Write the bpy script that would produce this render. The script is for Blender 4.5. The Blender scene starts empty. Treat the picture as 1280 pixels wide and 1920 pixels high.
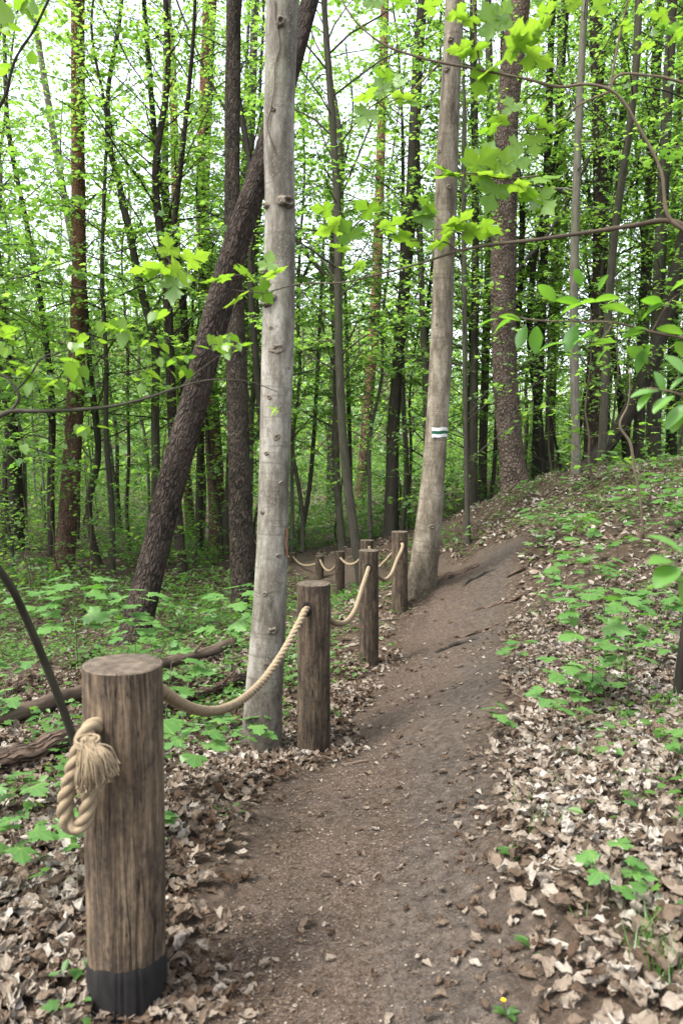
import bpy, math, random
import numpy as np
from mathutils import Vector

# ------------------------------------------------------------------ camera, sky, sun, exposure
scene = bpy.context.scene
COL = scene.collection
RES_F = 1493.0                      # focal length in photo pixels (28 mm on a 36 mm tall frame)
PITCH = math.radians(5.0)
CAM = np.array((0.0, 0.0, 1.45))
cam_d = bpy.data.cameras.new("camera")
cam = bpy.data.objects.new("camera", cam_d)
COL.objects.link(cam)
cam.location = CAM
cam.rotation_euler = (math.pi / 2 - PITCH, 0, 0)
cam_d.sensor_fit = 'VERTICAL'
cam_d.sensor_width = 24.0
cam_d.sensor_height = 36.0
cam_d.lens = 28.0
cam_d.clip_start = 0.05
cam_d.clip_end = 1000.0
cam_d.dof.use_dof = True
cam_d.dof.focus_distance = 7.0
cam_d.dof.aperture_fstop = 4.5
scene.camera = cam

SUN_DIR = Vector((-0.45, -0.25, 0.86)).normalized()
SUN_EL = math.asin(SUN_DIR.z)
SUN_AZ = math.atan2(SUN_DIR.x, SUN_DIR.y)
world = bpy.data.worlds.new("World")
scene.world = world
world.use_nodes = True
wn, wl = world.node_tree.nodes, world.node_tree.links
wn.clear()
w_out = wn.new('ShaderNodeOutputWorld')
w_bg = wn.new('ShaderNodeBackground')
w_sky = wn.new('ShaderNodeTexSky')
w_sky.sky_type = 'NISHITA'
w_sky.sun_disc = False
w_sky.sun_elevation = SUN_EL
w_sky.sun_rotation = SUN_AZ
w_sky.dust_density = 3.0
w_hsv = wn.new('ShaderNodeHueSaturation')       # thin overcast: the blue is mostly veiled
w_hsv.inputs['Saturation'].default_value = 0.35
wl.new(w_sky.outputs[0], w_hsv.inputs['Color'])
wl.new(w_hsv.outputs[0], w_bg.inputs[0])
w_bg.inputs[1].default_value = 0.15
wl.new(w_bg.outputs[0], w_out.inputs[0])

sun_d = bpy.data.lights.new("sun", 'SUN')
sun_d.energy = 1.5
sun_d.angle = math.radians(14)
sun_d.color = (1.0, 0.96, 0.9)
sun = bpy.data.objects.new("sun", sun_d)
COL.objects.link(sun)
sun.rotation_euler = SUN_DIR.to_track_quat('Z', 'Y').to_euler()

scene.view_settings.view_transform = 'Standard'
scene.view_settings.look = 'None'
scene.view_settings.exposure = 2.3
scene.view_settings.gamma = 1.0
scene.view_settings.use_curve_mapping = False
scene.render.engine = 'CYCLES'
cy = scene.cycles
cy.max_bounces = 6
cy.diffuse_bounces = 4
cy.glossy_bounces = 1
cy.transmission_bounces = 4
cy.transparent_max_bounces = 4
cy.use_denoising = True
cy.sample_clamp_indirect = 6.0

rng = np.random.default_rng(11)
random.seed(11)

# ------------------------------------------------------------------ photo pixel -> world
def ray(px, py):
    rx, ry = (px - 640.0) / RES_F, (960.0 - py) / RES_F
    c, s = math.cos(PITCH), math.sin(PITCH)
    return np.array((rx, c + ry * s, -s + ry * c))

def at(px, py, d):                  # point on the view ray whose world y is d
    r = ray(px, py)
    return CAM + r * (d / r[1])

# ------------------------------------------------------------------ value noise
def _hash(ix, iy, seed):
    n = (ix.astype(np.int64) * 374761393 + iy.astype(np.int64) * 668265263 + seed * 974711) & 0xffffffff
    n = ((n ^ (n >> 13)) * 1274126177) & 0xffffffff
    n = (n ^ (n >> 16)) & 0xffffffff
    return n / 4294967295.0

def vnoise(x, y, seed=0):
    x, y = np.asarray(x, float), np.asarray(y, float)
    xi, yi = np.floor(x), np.floor(y)
    fx, fy = x - xi, y - yi
    fx, fy = fx * fx * (3 - 2 * fx), fy * fy * (3 - 2 * fy)
    a, b = _hash(xi, yi, seed), _hash(xi + 1, yi, seed)
    c, d = _hash(xi, yi + 1, seed), _hash(xi + 1, yi + 1, seed)
    return (a * (1 - fx) + b * fx) * (1 - fy) + (c * (1 - fx) + d * fx) * fy

def fbm(x, y, seed=0, o=3):
    s, a, t = 0.0, 0.5, 0.0
    for i in range(o):
        s = s + a * vnoise(np.asarray(x) * 2 ** i, np.asarray(y) * 2 ** i, seed + i * 17)
        t += a
        a *= .5
    return s / t

def sstep(a, b, x):
    t = np.clip((x - a) / (b - a), 0, 1)
    return t * t * (3 - 2 * t)

# ------------------------------------------------------------------ terrain height
CP = [(0, 0, 0), (-.03, 2, 0), (-.54, 2, -.03), (.12, 3, -.05), (.39, 4.5, -.20), (.75, 7, -.46), (1.33, 9, -.25),
      (1.9, 11, -.18), (-.15, 4.4, -.31), (.24, 7, -.57), (.66, 8.9, -.42), (.93, 9.3, -.28), (-.5, 3, -.05),
      (3.4, 14, .74), (5.1, 12, 1.12), (5, 16, .8), (2.4, 7, .18), (1.71, 4, .19), (1.16, 2.7, .237), (.857, 2, .2),
      (1.08, 3.5, .11), (1.81, 7.5, -.16), (2.53, 10.5, .25), (1.83, 13, -.13), (1.3, 14, -.5), (.0, 12.5, -1.05), (.44, 11, -.6),
      (-.93, 2.5, -.02), (-1.41, 3.3, -.05), (-.64, 4, -.21), (-1.25, 5.5, -.36), (-1.05, 7.5, -.6), (-1.97, 4.6, -.24),
      (-2.4, 9, -.88), (-1.5, 12, -1.15), (-3.9, 20, -1.5), (-4.1, 14, -1.15), (-6.3, 18, -1.35), (-8.2, 20, -1.4),
      (-.8, 30, -1.75), (-.5, 35, -1.7), (2, 22, -1.0), (3.3, 16, .38), (6, 25, .75), (10, 25, .8), (8, 40, .3), (12, 12, 1.5),
      (6, 3, 1.3), (10, 5, 1.6), (6, 7, 1.25), (0, -5, .2), (-5, -5, -.3), (5, -5, .9), (-6, 3, -.6), (-10, 8, -1.1), (-20, 20, -1.4), (-12, -5, -1),
      (12, -5, 1.6), (20, 20, 1.0), (0, 50, -1.4), (-25, 50, -1.2), (25, 50, -.2), (0, 80, -1), (-50, 40, -1), (50, 40, -.2), (4.2, 9.5, .68), (3.2, 5.5, .55)]
CP = np.array(CP, float)
def _k(r2):
    return np.sqrt(r2 + .3)
def _fit():
    P = CP[:, :2]
    n = len(P)
    K = _k(((P[:, None] - P[None]) ** 2).sum(-1)) + np.eye(n) * .02
    A = np.zeros((n + 3, n + 3))
    A[:n, :n] = -K
    A[:n, n] = 1
    A[:n, n + 1:] = P
    A[n:, :n] = A[:n, n:].T
    b = np.zeros(n + 3)
    b[:n] = CP[:, 2]
    return np.linalg.solve(A, b)
_W = _fit()
def H(x, y):
    x, y = np.asarray(x, float), np.asarray(y, float)
    sh = x.shape
    x, y = x.ravel(), y.ravel()
    out = np.empty(len(x))
    n = len(CP)
    for i in range(0, len(x), 20000):
        xs, ys = x[i:i + 20000], y[i:i + 20000]
        r2 = (xs[:, None] - CP[None, :, 0]) ** 2 + (ys[:, None] - CP[None, :, 1]) ** 2
        out[i:i + 20000] = -_k(r2) @ _W[:n] + _W[n] + _W[n + 1] * xs + _W[n + 2] * ys
    r = np.hypot(x, y - 8)
    f = sstep(45, 90, r)
    out = out * (1 - f) + (-1.0 + 1.5 * fbm(x * .02, y * .02, 5)) * f
    az = np.arctan2(x, np.maximum(y, .1))
    out = out + (15 * sstep(.22, .02, az) + 2.0) * sstep(48, 100, r) * (y > 0)      # the wood climbs a far slope beyond the hollow
    return out.reshape(sh)
def hz(x, y):
    return float(H(np.array([x]), np.array([y]))[0])

def hit(px, py):                    # where the view ray meets the ground
    r = ray(px, py)
    ks = np.linspace(1.0, 70, 2800)
    p = CAM + r * ks[:, None]
    g = p[:, 2] - H(p[:, 0], p[:, 1])
    i = np.argmax(g < 0) if (g < 0).any() else len(ks) - 1
    return p[i]

PY = np.array([-3, 2, 3, 4.5, 7, 9, 10.4, 11.2, 11.6])
PL = np.array([-.6, -.42, -.48, 0, .36, .92, 1.35, 1.7, 1.95])
PR = np.array([.5, .42, .60, .98, 1.42, 2.0, 2.4, 2.35, 2.1])
SIDE = [(1.6, 10.4), (1.0, 12.2), (.25, 13.8), (-.7, 16), (-2, 19.5), (-4.5, 28), (-6, 40)]
def path_mask(x, y):
    wob = (fbm(x * 1.7, y * 1.7, 3) - .5) * .5
    xl, xr = np.interp(y, PY, PL), np.interp(y, PY, PR)
    m = sstep(-.12, .22, np.minimum(x - xl, xr - x) + wob * .6) * (y < 11.6)
    for (ax, ay), (bx, by) in zip(SIDE[:-1], SIDE[1:]):
        t = np.clip(((x - ax) * (bx - ax) + (y - ay) * (by - ay)) / ((bx - ax) ** 2 + (by - ay) ** 2), 0, 1)
        dd = np.hypot(x - ax - t * (bx - ax), y - ay - t * (by - ay))
        m = np.maximum(m, sstep(.62, .3, dd + wob * .5))
    return m

def soil(x, y):                     # bare trodden earth along the bank side of the path
    xl, xr = np.interp(y, PY, PL), np.interp(y, PY, PR)
    t = (x - xl) / np.maximum(xr - xl, .1)
    return sstep(.38, .72, t + (fbm(x * 2.6, y * 1.6, 91) - .5) * .75) * (y < 13)

def micro(x, y):
    m = path_mask(x, y)
    b = (fbm(x * 1.3, y * 1.3, 21) - .5) * .16 + (fbm(x * 5, y * 5, 31) - .5) * .055
    return b * (1 - .75 * m) + (fbm(x * 9, y * 9, 41) - .5) * .022 + (fbm(x * 2.2, y * 2.2, 51) - .5) * .05 * m

# ------------------------------------------------------------------ mesh building
class MB:
    def __init__(s):
        s.V, s.Q, s.T, s.B, s.K, s.n = [], [], [], [], [], 0
        s.qm, s.tm = [], []
    def add(s, V, Q=None, T=None, bk=None, tint=None, mat=0):
        V = np.asarray(V, float).reshape(-1, 3)
        s.V.append(V)
        s.B.append(np.zeros_like(V) if bk is None else np.asarray(bk, float))
        s.K.append(np.full(len(V), .5) if tint is None else np.broadcast_to(np.asarray(tint, float), (len(V),)))
        if Q is not None and len(Q):
            Q = np.asarray(Q, np.int64) + s.n
            s.Q.append(Q)
            s.qm.append(np.full(len(Q), mat))
        if T is not None and len(T):
            T = np.asarray(T, np.int64) + s.n
            s.T.append(T)
            s.tm.append(np.full(len(T), mat))
        s.n += len(V)
    def mesh(s, name, mats, smooth=True):
        V = np.concatenate(s.V)
        Q = np.concatenate(s.Q) if s.Q else np.zeros((0, 4), np.int64)
        T = np.concatenate(s.T) if s.T else np.zeros((0, 3), np.int64)
        me = bpy.data.meshes.new(name)
        me.vertices.add(len(V))
        me.vertices.foreach_set('co', V.astype(np.float32).ravel())
        nl = Q.size + T.size
        me.loops.add(nl)
        me.loops.foreach_set('vertex_index', np.concatenate([Q.ravel(), T.ravel()]).astype(np.int32))
        me.polygons.add(len(Q) + len(T))
        st = np.concatenate([np.arange(len(Q)) * 4, Q.size + np.arange(len(T)) * 3]).astype(np.int32)
        me.polygons.foreach_set('loop_start', st)
        mi = np.concatenate(s.qm + s.tm).astype(np.int32)
        me.polygons.foreach_set('material_index', mi)
        me.polygons.foreach_set('use_smooth', np.full(len(st), smooth))
        me.update(calc_edges=True)
        a = me.attributes.new('bk', 'FLOAT_VECTOR', 'POINT')
        a.data.foreach_set('vector', np.concatenate(s.B).astype(np.float32).ravel())
        a = me.attributes.new('tint', 'FLOAT', 'POINT')
        a.data.foreach_set('value', np.concatenate(s.K).astype(np.float32))
        for m in (mats if isinstance(mats, (list, tuple)) else [mats]):
            me.materials.append(m)
        return me
    def obj(s, name, mats, parent=None, smooth=True, org=None):
        if org is not None:
            o3 = np.asarray(org, float)
            s.V = [v - o3 for v in s.V]
        o = bpy.data.objects.new(name, s.mesh(name, mats, smooth))
        if org is not None:
            o.location = org
        COL.objects.link(o)
        if parent is not None:
            o.parent = parent
        return o

def tag(o, label=None, cat=None, group=None, kind=None):
    if label:
        o['label'] = label
    if cat:
        o['category'] = cat
    if group:
        o['group'] = group
    if kind:
        o['kind'] = kind
    return o

def empty(name, loc, label, cat, group=None):
    o = bpy.data.objects.new(name, None)
    o.empty_display_size = .1
    o.location = loc
    COL.objects.link(o)
    return tag(o, label, cat, group)

def copy_tree(o, parent=None):
    c = o.copy()
    COL.objects.link(c)
    c.parent = parent
    for ch in o.children:
        copy_tree(ch, c)
    return c

def unit(v):
    v = np.asarray(v, float)
    return v / np.maximum(np.linalg.norm(v, axis=-1, keepdims=True), 1e-9)

def catmull(P, n):
    """smooth curve through the points, chord-length spaced so uneven spacing does not kink"""
    P = np.asarray(P, float)
    ch = np.maximum(np.linalg.norm(np.diff(P, axis=0), axis=1), 1e-6)
    sl = np.diff(P, axis=0) / ch[:, None]
    M = np.empty_like(P)
    M[0], M[-1] = sl[0], sl[-1]
    if len(P) > 2:
        w = (ch[1:] / (ch[:-1] + ch[1:]))[:, None]
        M[1:-1] = sl[:-1] * w + sl[1:] * (1 - w)
    out = []
    for i in range(len(P) - 1):
        t = np.linspace(0, 1, n, endpoint=False)[:, None]
        h = ch[i]
        out.append((2 * t ** 3 - 3 * t ** 2 + 1) * P[i] + (t ** 3 - 2 * t ** 2 + t) * h * M[i] + (-2 * t ** 3 + 3 * t ** 2) * P[i + 1] + (t ** 3 - t ** 2) * h * M[i + 1])
    out.append(P[-1][None])
    return np.vstack(out)

def frames(P):
    T = unit(np.gradient(P, axis=0))
    ref = np.array((0, 1.0, 0)) if abs(T[0][1]) < .8 else np.array((1.0, 0, 0))
    U = np.empty_like(P)
    u = unit(np.cross(ref, T[0]))
    for i in range(len(P)):
        u = u - T[i] * (u @ T[i])
        u = u / max(np.linalg.norm(u), 1e-9)
        U[i] = u
    return T, U, np.cross(T, U)

def tube(mb, P, R, n=6, mat=0, tint=None, cap=False, radf=None, s0=0.0):
    P = np.asarray(P, float)
    R = np.broadcast_to(np.asarray(R, float), (len(P),))
    T, U, W = frames(P)
    a = np.arange(n) * 2 * math.pi / n
    s = np.concatenate([[0], np.cumsum(np.linalg.norm(np.diff(P, axis=0), axis=1))]) + s0
    RR = np.repeat(R[:, None], n, 1)
    if radf is not None:
        RR = RR * radf(a[None, :], s[:, None])
    V = P[:, None] + RR[..., None] * (np.cos(a)[None, :, None] * U[:, None] + np.sin(a)[None, :, None] * W[:, None])
    rm = R.mean()
    bk = np.stack([np.broadcast_to(np.cos(a)[None] * rm, RR.shape), np.broadcast_to(np.sin(a)[None] * rm, RR.shape), np.broadcast_to(s[:, None], RR.shape)], -1)
    m = len(P)
    i = np.arange(m - 1)[:, None] * n
    j = np.arange(n)[None]
    j2 = (j + 1) % n
    Q = np.stack([i + j, i + j2, i + n + j2, i + n + j], -1).reshape(-1, 4)
    V = V.reshape(-1, 3)
    bk = bk.reshape(-1, 3)
    Tt = None
    if cap:
        V = np.vstack([V, P[0], P[-1]])
        bk = np.vstack([bk, [[0, 0, s[0]]], [[0, 0, s[-1]]]])
        c0, c1 = m * n, m * n + 1
        jj = np.arange(n)
        Tt = np.vstack([np.stack([np.full(n, c0), (jj + 1) % n, jj], -1), np.stack([np.full(n, c1), (m - 1) * n + jj, (m - 1) * n + (jj + 1) % n], -1)])
    mb.add(V, Q, Tt, bk, tint, mat)

# leaf templates: x along the leaf, y across, z up
def _fold(o, droop=.12):
    o = np.array(o, float)
    return np.column_stack([o[:, 0], o[:, 1], np.abs(o[:, 1]) * .22 - droop * o[:, 0] ** 2])
L_SIMPLE = (_fold([(0, 0), (.3, .27), (.72, .2), (1, 0), (.72, -.2), (.3, -.27)]), np.array([(0, 3, 2, 1), (0, 5, 4, 3)]), None)
_mp = [(.02, .0), (-.06, .12), (-.10, .30), (-.16, .44), (.02, .40), (.08, .48), (.20, .62), (.26, .50), (.38, .56), (.36, .42), (.40, .24), (.46, .17), (.54, .28), (.62, .40), (.68, .28), (.80, .30), (.80, .17), (.90, .10), (1.06, 0)]
_mp = _mp + [(x, -y) for x, y in _mp[::-1][1:]]
def _mapleT():
    o = np.array(_mp, float)
    o[:, 1] *= 1.0
    c = np.array([[.22, 0]])
    p = np.vstack([c, o])
    z = -.10 * ((p[:, 0] - .2) ** 2 + .6 * p[:, 1] ** 2) + .025 * np.cos(p[:, 1] * 14)
    n = len(o)
    T = np.array([(0, 1 + i, 1 + (i + 1) % n) for i in range(n)])
    return np.column_stack([p, z]), None, T[:, ::-1]
L_MAPLE = _mapleT()
_lb = [(0, 0), (.05, .4), (.3, .28), (.5, .46), (.6, .22), (1, 0), (.6, -.22), (.5, -.46), (.3, -.28), (.05, -.4)]
def _lobeT():
    p = np.vstack([[(.3, 0)], _lb])
    z = -.18 * ((p[:, 0] - .3) ** 2 + p[:, 1] ** 2)
    n = len(_lb)
    return np.column_stack([p, z]), None, np.array([(0, 1 + (i + 1) % n, 1 + i) for i in range(n)])
L_LOBED = _lobeT()
def ovalT(curl=.1, wid=.3, fold=.2, nx=5, sharp=1.0, twist=0.0):
    xs = np.linspace(0, 1, nx)
    w = wid * np.sin(np.pi * np.clip(xs * .94 + .03, 0, 1)) ** .8
    V, Q = [], []
    for i, x in enumerate(xs):
        for k in (-1, -.5, 0, .5, 1):
            y = k * w[i]
            V.append((x, y, abs(k) ** 1.5 * w[i] * fold - curl * (x - .4) ** 2 * 2 + twist * y * (x - .5)))
    for i in range(nx - 1):
        for k in range(4):
            a = i * 5 + k
            Q.append((a, a + 5, a + 6, a + 1))
    return np.array(V), np.array(Q), None
L_OVAL = ovalT(.12, .26, .25, 9)

def leaves(mb, pos, d, nrm, size, tpl, tint, mat=0, jit=None):
    pos, d, nrm = np.asarray(pos, float), unit(d), np.asarray(nrm, float)
    size = np.broadcast_to(np.asarray(size, float), (len(pos),))
    n = unit(nrm - d * (nrm * d).sum(-1, keepdims=True))
    b = np.cross(n, d)
    V, Q, T = tpl
    X = pos[:, None] + size[:, None, None] * (V[None, :, 0:1] * d[:, None] + V[None, :, 1:2] * b[:, None] + V[None, :, 2:3] * n[:, None])
    k = len(V)
    off = (np.arange(len(pos)) * k)[:, None, None]
    q = (Q[None] + off).reshape(-1, 4) if Q is not None else None
    t = (T[None] + off).reshape(-1, 3) if T is not None else None
    mb.add(X.reshape(-1, 3), q, t, np.tile(V, (len(pos), 1)), np.repeat(np.broadcast_to(tint, (len(pos),)), k), mat)

# ------------------------------------------------------------------ materials
class NT:
    def __init__(s, name):
        s.m = bpy.data.materials.new(name)
        s.m.use_nodes = True
        s.t = s.m.node_tree
        s.t.nodes.clear()
        s.out = s.t.nodes.new('ShaderNodeOutputMaterial')
    def n(s, typ, **kw):
        nd = s.t.nodes.new('ShaderNode' + typ)
        for k, v in kw.items():
            if k.startswith('_'):
                setattr(nd, k[1:], v)
            else:
                key = int(k[1:]) if k[0] == 'i' and k[1:].isdigit() else k.replace('__', ' ')
                if hasattr(v, 'links') and hasattr(v, 'is_output'):
                    s.t.links.new(v, nd.inputs[key])
                else:
                    nd.inputs[key].default_value = v
        return nd
    def attr(s, name, vec=False):
        a = s.n('Attribute', _attribute_name=name)
        return a.outputs['Vector' if vec else 'Fac']
    def scl(s, v, sc):
        return s.n('Mapping', Vector=v, Scale=sc).outputs[0]
    def noise(s, v, scale, det=4, rough=.55):
        return s.n('TexNoise', Vector=v, Scale=scale, Detail=det, Roughness=rough).outputs[0]
    def ramp(s, f, stops):
        r = s.n('ValToRGB', Fac=f)
        cr = r.color_ramp
        while len(cr.elements) < len(stops):
            cr.elements.new(.5)
        for e, (p, c) in zip(cr.elements, stops):
            e.position = p
            e.color = (*c, 1) if len(c) == 3 else c
        return r.outputs[0]
    def mix(s, f, a, b, mode='MIX'):
        m = s.n('Mix', _data_type='RGBA', _blend_type=mode)
        for k, v in ((0, f), (6, a), (7, b)):
            if hasattr(v, 'is_output'):
                s.t.links.new(v, m.inputs[k])
            else:
                m.inputs[k].default_value = (*v, 1) if isinstance(v, tuple) and len(v) == 3 else v
        return m.outputs[2]
    def math(s, op, a, b=0.0, c=0.0):
        m = s.n('Math', _operation=op)
        for k, v in enumerate((a, b, c)):
            if hasattr(v, 'is_output'):
                s.t.links.new(v, m.inputs[k])
            else:
                m.inputs[k].default_value = v
        return m.outputs[0]
    def surf(s, col, rough=.85, bump=None, bs=.3, bd=.01, spec=.25):
        p = s.n('BsdfPrincipled')
        col = s.mix(1.0, col, (.80, .80, .80), 'MULTIPLY')
        s.t.links.new(col, p.inputs['Base Color'])
        if hasattr(rough, 'is_output'):
            s.t.links.new(rough, p.inputs['Roughness'])
        else:
            p.inputs['Roughness'].default_value = rough
        p.inputs['Specular IOR Level'].default_value = spec
        if bump is not None:
            b = s.n('Bump', Strength=bs, Distance=bd, Height=bump)
            s.t.links.new(b.outputs[0], p.inputs['Normal'])
        s.t.links.new(p.outputs[0], s.out.inputs[0])
        return s.m

def m_leaf(name, c0, c1, t0, t1, trans=.5, gloss=.06, veins=False):
    s = NT(name)
    f = s.attr('tint')
    oi = s.n('ObjectInfo').outputs['Random']
    f2 = s.math('ADD', s.math('MULTIPLY', f, .75), s.math('MULTIPLY', oi, .25))
    cd = s.ramp(f2, [(0, c0), (1, c1)])
    ct = s.ramp(f2, [(0, t0), (1, t1)])
    if veins:                                   # palmate veins in the leaf's own coordinates
        b = s.n('SeparateXYZ', Vector=s.attr('bk', True))
        ax, ay = b.outputs[0], s.math('ABSOLUTE', b.outputs[1])
        an = s.math('ARCTAN2', ay, ax)
        rr = s.math('SQRT', s.math('ADD', s.math('POWER', ax, 2.0), s.math('POWER', ay, 2.0)))
        dm = 9.0
        for k in (0.0, .60, 1.24, 1.92):
            dm = s.math('MINIMUM', dm, s.math('ABSOLUTE', s.math('SUBTRACT', an, k)))
        side = s.math('ABSOLUTE', s.math('SUBTRACT', s.math('FRACT', s.math('ADD', s.math('MULTIPLY', rr, 9.0), s.math('MULTIPLY', dm, -5.0))), .5))
        v = s.n('MapRange', Value=s.math('MULTIPLY', dm, rr), i1=.006, i2=.022, i3=1.0, i4=0.0).outputs[0]
        v2 = s.n('MapRange', Value=side, i1=.0, i2=.12, i3=.45, i4=0.0).outputs[0]
        v = s.math('MAXIMUM', v, v2)
        cd = s.mix(s.math('MULTIPLY', v, .55), cd, (.22, .30, .07))
        ct = s.mix(s.math('MULTIPLY', v, .5), ct, (.10, .20, .01))
    d = s.n('BsdfDiffuse', Color=cd)
    t = s.n('BsdfTranslucent', Color=ct)
    g = s.n('BsdfGlossy', Roughness=.45, Color=(.8, .85, .8, 1))
    m = s.n('MixShader', i0=trans, i1=d.outputs[0], i2=t.outputs[0])
    m2 = s.n('MixShader', i0=gloss, i1=m.outputs[0], i2=g.outputs[0])
    s.t.links.new(m2.outputs[0], s.out.inputs[0])
    return s.m

M_CROWN = m_leaf('spring_leaves', (.048, .125, .024), (.105, .195, .045), (.17, .385, .035), (.37, .58, .085), .60, .04)
M_MAPLE = m_leaf('maple_leaves', (.08, .18, .015), (.13, .24, .025), (.135, .29, .014), (.27, .43, .03), .56, .04, True)
M_SEED = m_leaf('seedling_leaves', (.04, .125, .024), (.09, .20, .046), (.075, .235, .022), (.15, .32, .04), .42, .05, True)
M_LOW = m_leaf('low_leaves', (.030, .092, .018), (.092, .175, .035), (.08, .225, .02), (.21, .37, .045), .46, .03)
M_SEED2 = m_leaf('cherry_leaves', (.06, .16, .02), (.11, .24, .04), (.12, .32, .015), (.22, .42, .03), .48, .06)
M_NEEDLE = m_leaf('pine_needles', (.02, .05, .015), (.04, .08, .02), (.03, .07, .01), (.05, .09, .02), .25, .04)
M_GRASS = m_leaf('grass_blades', (.04, .11, .015), (.09, .18, .03), (.08, .22, .015), (.15, .3, .03), .4, .05)

def m_bark_grey():
    s = NT('smooth_grey_bark')
    b = s.attr('bk', True)
    n1 = s.noise(s.scl(b, (9, 9, 2.4)), 1.0, 7, .68)
    base = s.ramp(n1, [(.36, (.060, .052, .039)), (.45, (.120, .107, .084)), (.53, (.195, .18, .15)), (.63, (.30, .285, .25))])
    nm = s.noise(s.scl(b, (42, 42, 26)), 1.0, 5, .7)
    base = s.mix(s.math('MULTIPLY', s.ramp(nm, [(.36, (1, 1, 1)), (.50, (0, 0, 0))]), .55), base, (.085, .074, .056))
    rg = s.noise(s.scl(b, (3, 3, 38)), 1.0, 3, .6)
    base = s.mix(s.math('MULTIPLY', s.ramp(rg, [(.57, (0, 0, 0)), (.66, (1, 1, 1))]), .5), base, (.075, .064, .048))
    n2 = s.noise(s.scl(b, (150, 150, 90)), 1.0, 3, .6)
    spots = s.math('MULTIPLY', s.ramp(n2, [(.56, (0, 0, 0)), (.66, (1, 1, 1))]), s.ramp(s.noise(s.scl(b, (11, 11, 4)), 1.0, 3), [(.42, (0, 0, 0)), (.62, (1, 1, 1))]))
    c = s.mix(s.math('MULTIPLY', spots, .5), base, (.40, .40, .35))
    n3 = s.noise(s.scl(b, (26, 26, 170)), 1.0, 2)
    dash = s.ramp(n3, [(.66, (0, 0, 0)), (.74, (1, 1, 1))])
    n3b = s.noise(s.scl(b, (9, 9, 3)), 1.0, 2)
    dash = s.math('MULTIPLY', dash, s.ramp(n3b, [(.5, (0, 0, 0)), (.6, (1, 1, 1))]))
    c = s.mix(s.math('MULTIPLY', dash, .6), c, (.10, .085, .065))
    n4 = s.noise(s.scl(b, (5, 5, 1.2)), 1.0, 4)
    moss = s.ramp(n4, [(.56, (0, 0, 0)), (.68, (1, 1, 1))])
    c = s.mix(s.math('MULTIPLY', moss, .35), c, (.17, .19, .10))
    z = s.n('SeparateXYZ', Vector=b).outputs[2]
    low = s.math('MULTIPLY', s.ramp(s.math('ADD', s.math('MULTIPLY', z, .9), s.math('MULTIPLY', n1, .5)), [(.45, (1, 1, 1)), (.95, (0, 0, 0))]), .85)
    c = s.mix(low, c, s.ramp(nm, [(.38, (.022, .018, .013)), (.62, (.115, .10, .076))]))
    c = s.mix(1.0, c, s.n('ObjectInfo').outputs['Color'], 'MULTIPLY')
    h = s.math('ADD', s.math('MULTIPLY', n1, .6), s.math('MULTIPLY', s.noise(s.scl(b, (45, 45, 25)), 1.0, 4), .5))
    h = s.math('SUBTRACT', h, s.math('MULTIPLY', dash, .5))
    return s.surf(c, .8, h, .5, .01)

def m_bark_rough(name, dark, mid, light, sx=18, sz=4, upper=None, z0=6, z1=9, bd=.03):
    s = NT(name)
    b = s.attr('bk', True)
    wv = s.n('TexNoise', Vector=s.scl(b, (4, 4, 2)), Scale=1.0, Detail=3)
    bw = s.n('VectorMath', _operation='ADD', i0=b, i1=s.n('VectorMath', _operation='SCALE', i0=s.mix(.35, wv.outputs[1], s.n('TexNoise', Vector=s.scl(b, (22, 22, 8)), Scale=1.0, Detail=2).outputs[1]), Scale=.16).outputs[0]).outputs[0]
    vo = s.n('TexVoronoi', Vector=s.scl(bw, (sx, sx, sz)), Scale=1.0, _feature='DISTANCE_TO_EDGE').outputs[0]
    plate = s.ramp(vo, [(0.0, (0, 0, 0)), (.30, (1, 1, 1))])
    n = s.noise(s.scl(b, (40, 40, 14)), 1.0, 5, .65)
    n2 = s.noise(s.scl(b, (3, 3, 1)), 1.0, 3)
    c = s.ramp(n, [(.3, mid), (.7, light)])
    c = s.mix(s.math('MULTIPLY', s.ramp(n2, [(.45, (0, 0, 0)), (.65, (1, 1, 1))]), .45), c, mid)
    if upper:
        z = s.n('SeparateXYZ', Vector=b).outputs[2]
        f = s.n('MapRange', Value=s.math('ADD', z, s.math('MULTIPLY', n2, 3.0)), i1=z0 + 1.5, i2=z1 + 1.5).outputs[0]
        c = s.mix(f, c, s.ramp(n, [(.3, upper[0]), (.7, upper[1])]))
    c = s.mix(s.math('MULTIPLY', s.math('SUBTRACT', 1.0, plate), s.n('MapRange', Value=s.noise(s.scl(b, (7, 7, 3)), 1.0, 4), i1=.38, i2=.62, i3=.08, i4=.9).outputs[0]), c, dark)
    h = s.math('ADD', plate, s.math('MULTIPLY', n, .6))
    return s.surf(c, .95, h, .9, bd, .1)

def m_bark_pole(name, a, b_, c_):
    s = NT(name)
    b = s.attr('bk', True)
    oi = s.n('ObjectInfo').outputs['Random']
    n = s.noise(s.scl(b, (30, 30, 5)), 1.0, 4, .6)
    n2 = s.noise(s.scl(b, (5, 5, .8)), 1.0, 3)
    c = s.ramp(n, [(.3, a), (.7, b_)])
    c = s.mix(s.math('MULTIPLY', s.ramp(n2, [(.42, (0, 0, 0)), (.66, (1, 1, 1))]), .7), c, c_)
    hsv = s.n('HueSaturation', Color=c, Value=s.math('ADD', .7, s.math('MULTIPLY', oi, .6)))
    return s.surf(hsv.outputs[0], .9, n, .6, .012, .15)

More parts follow.
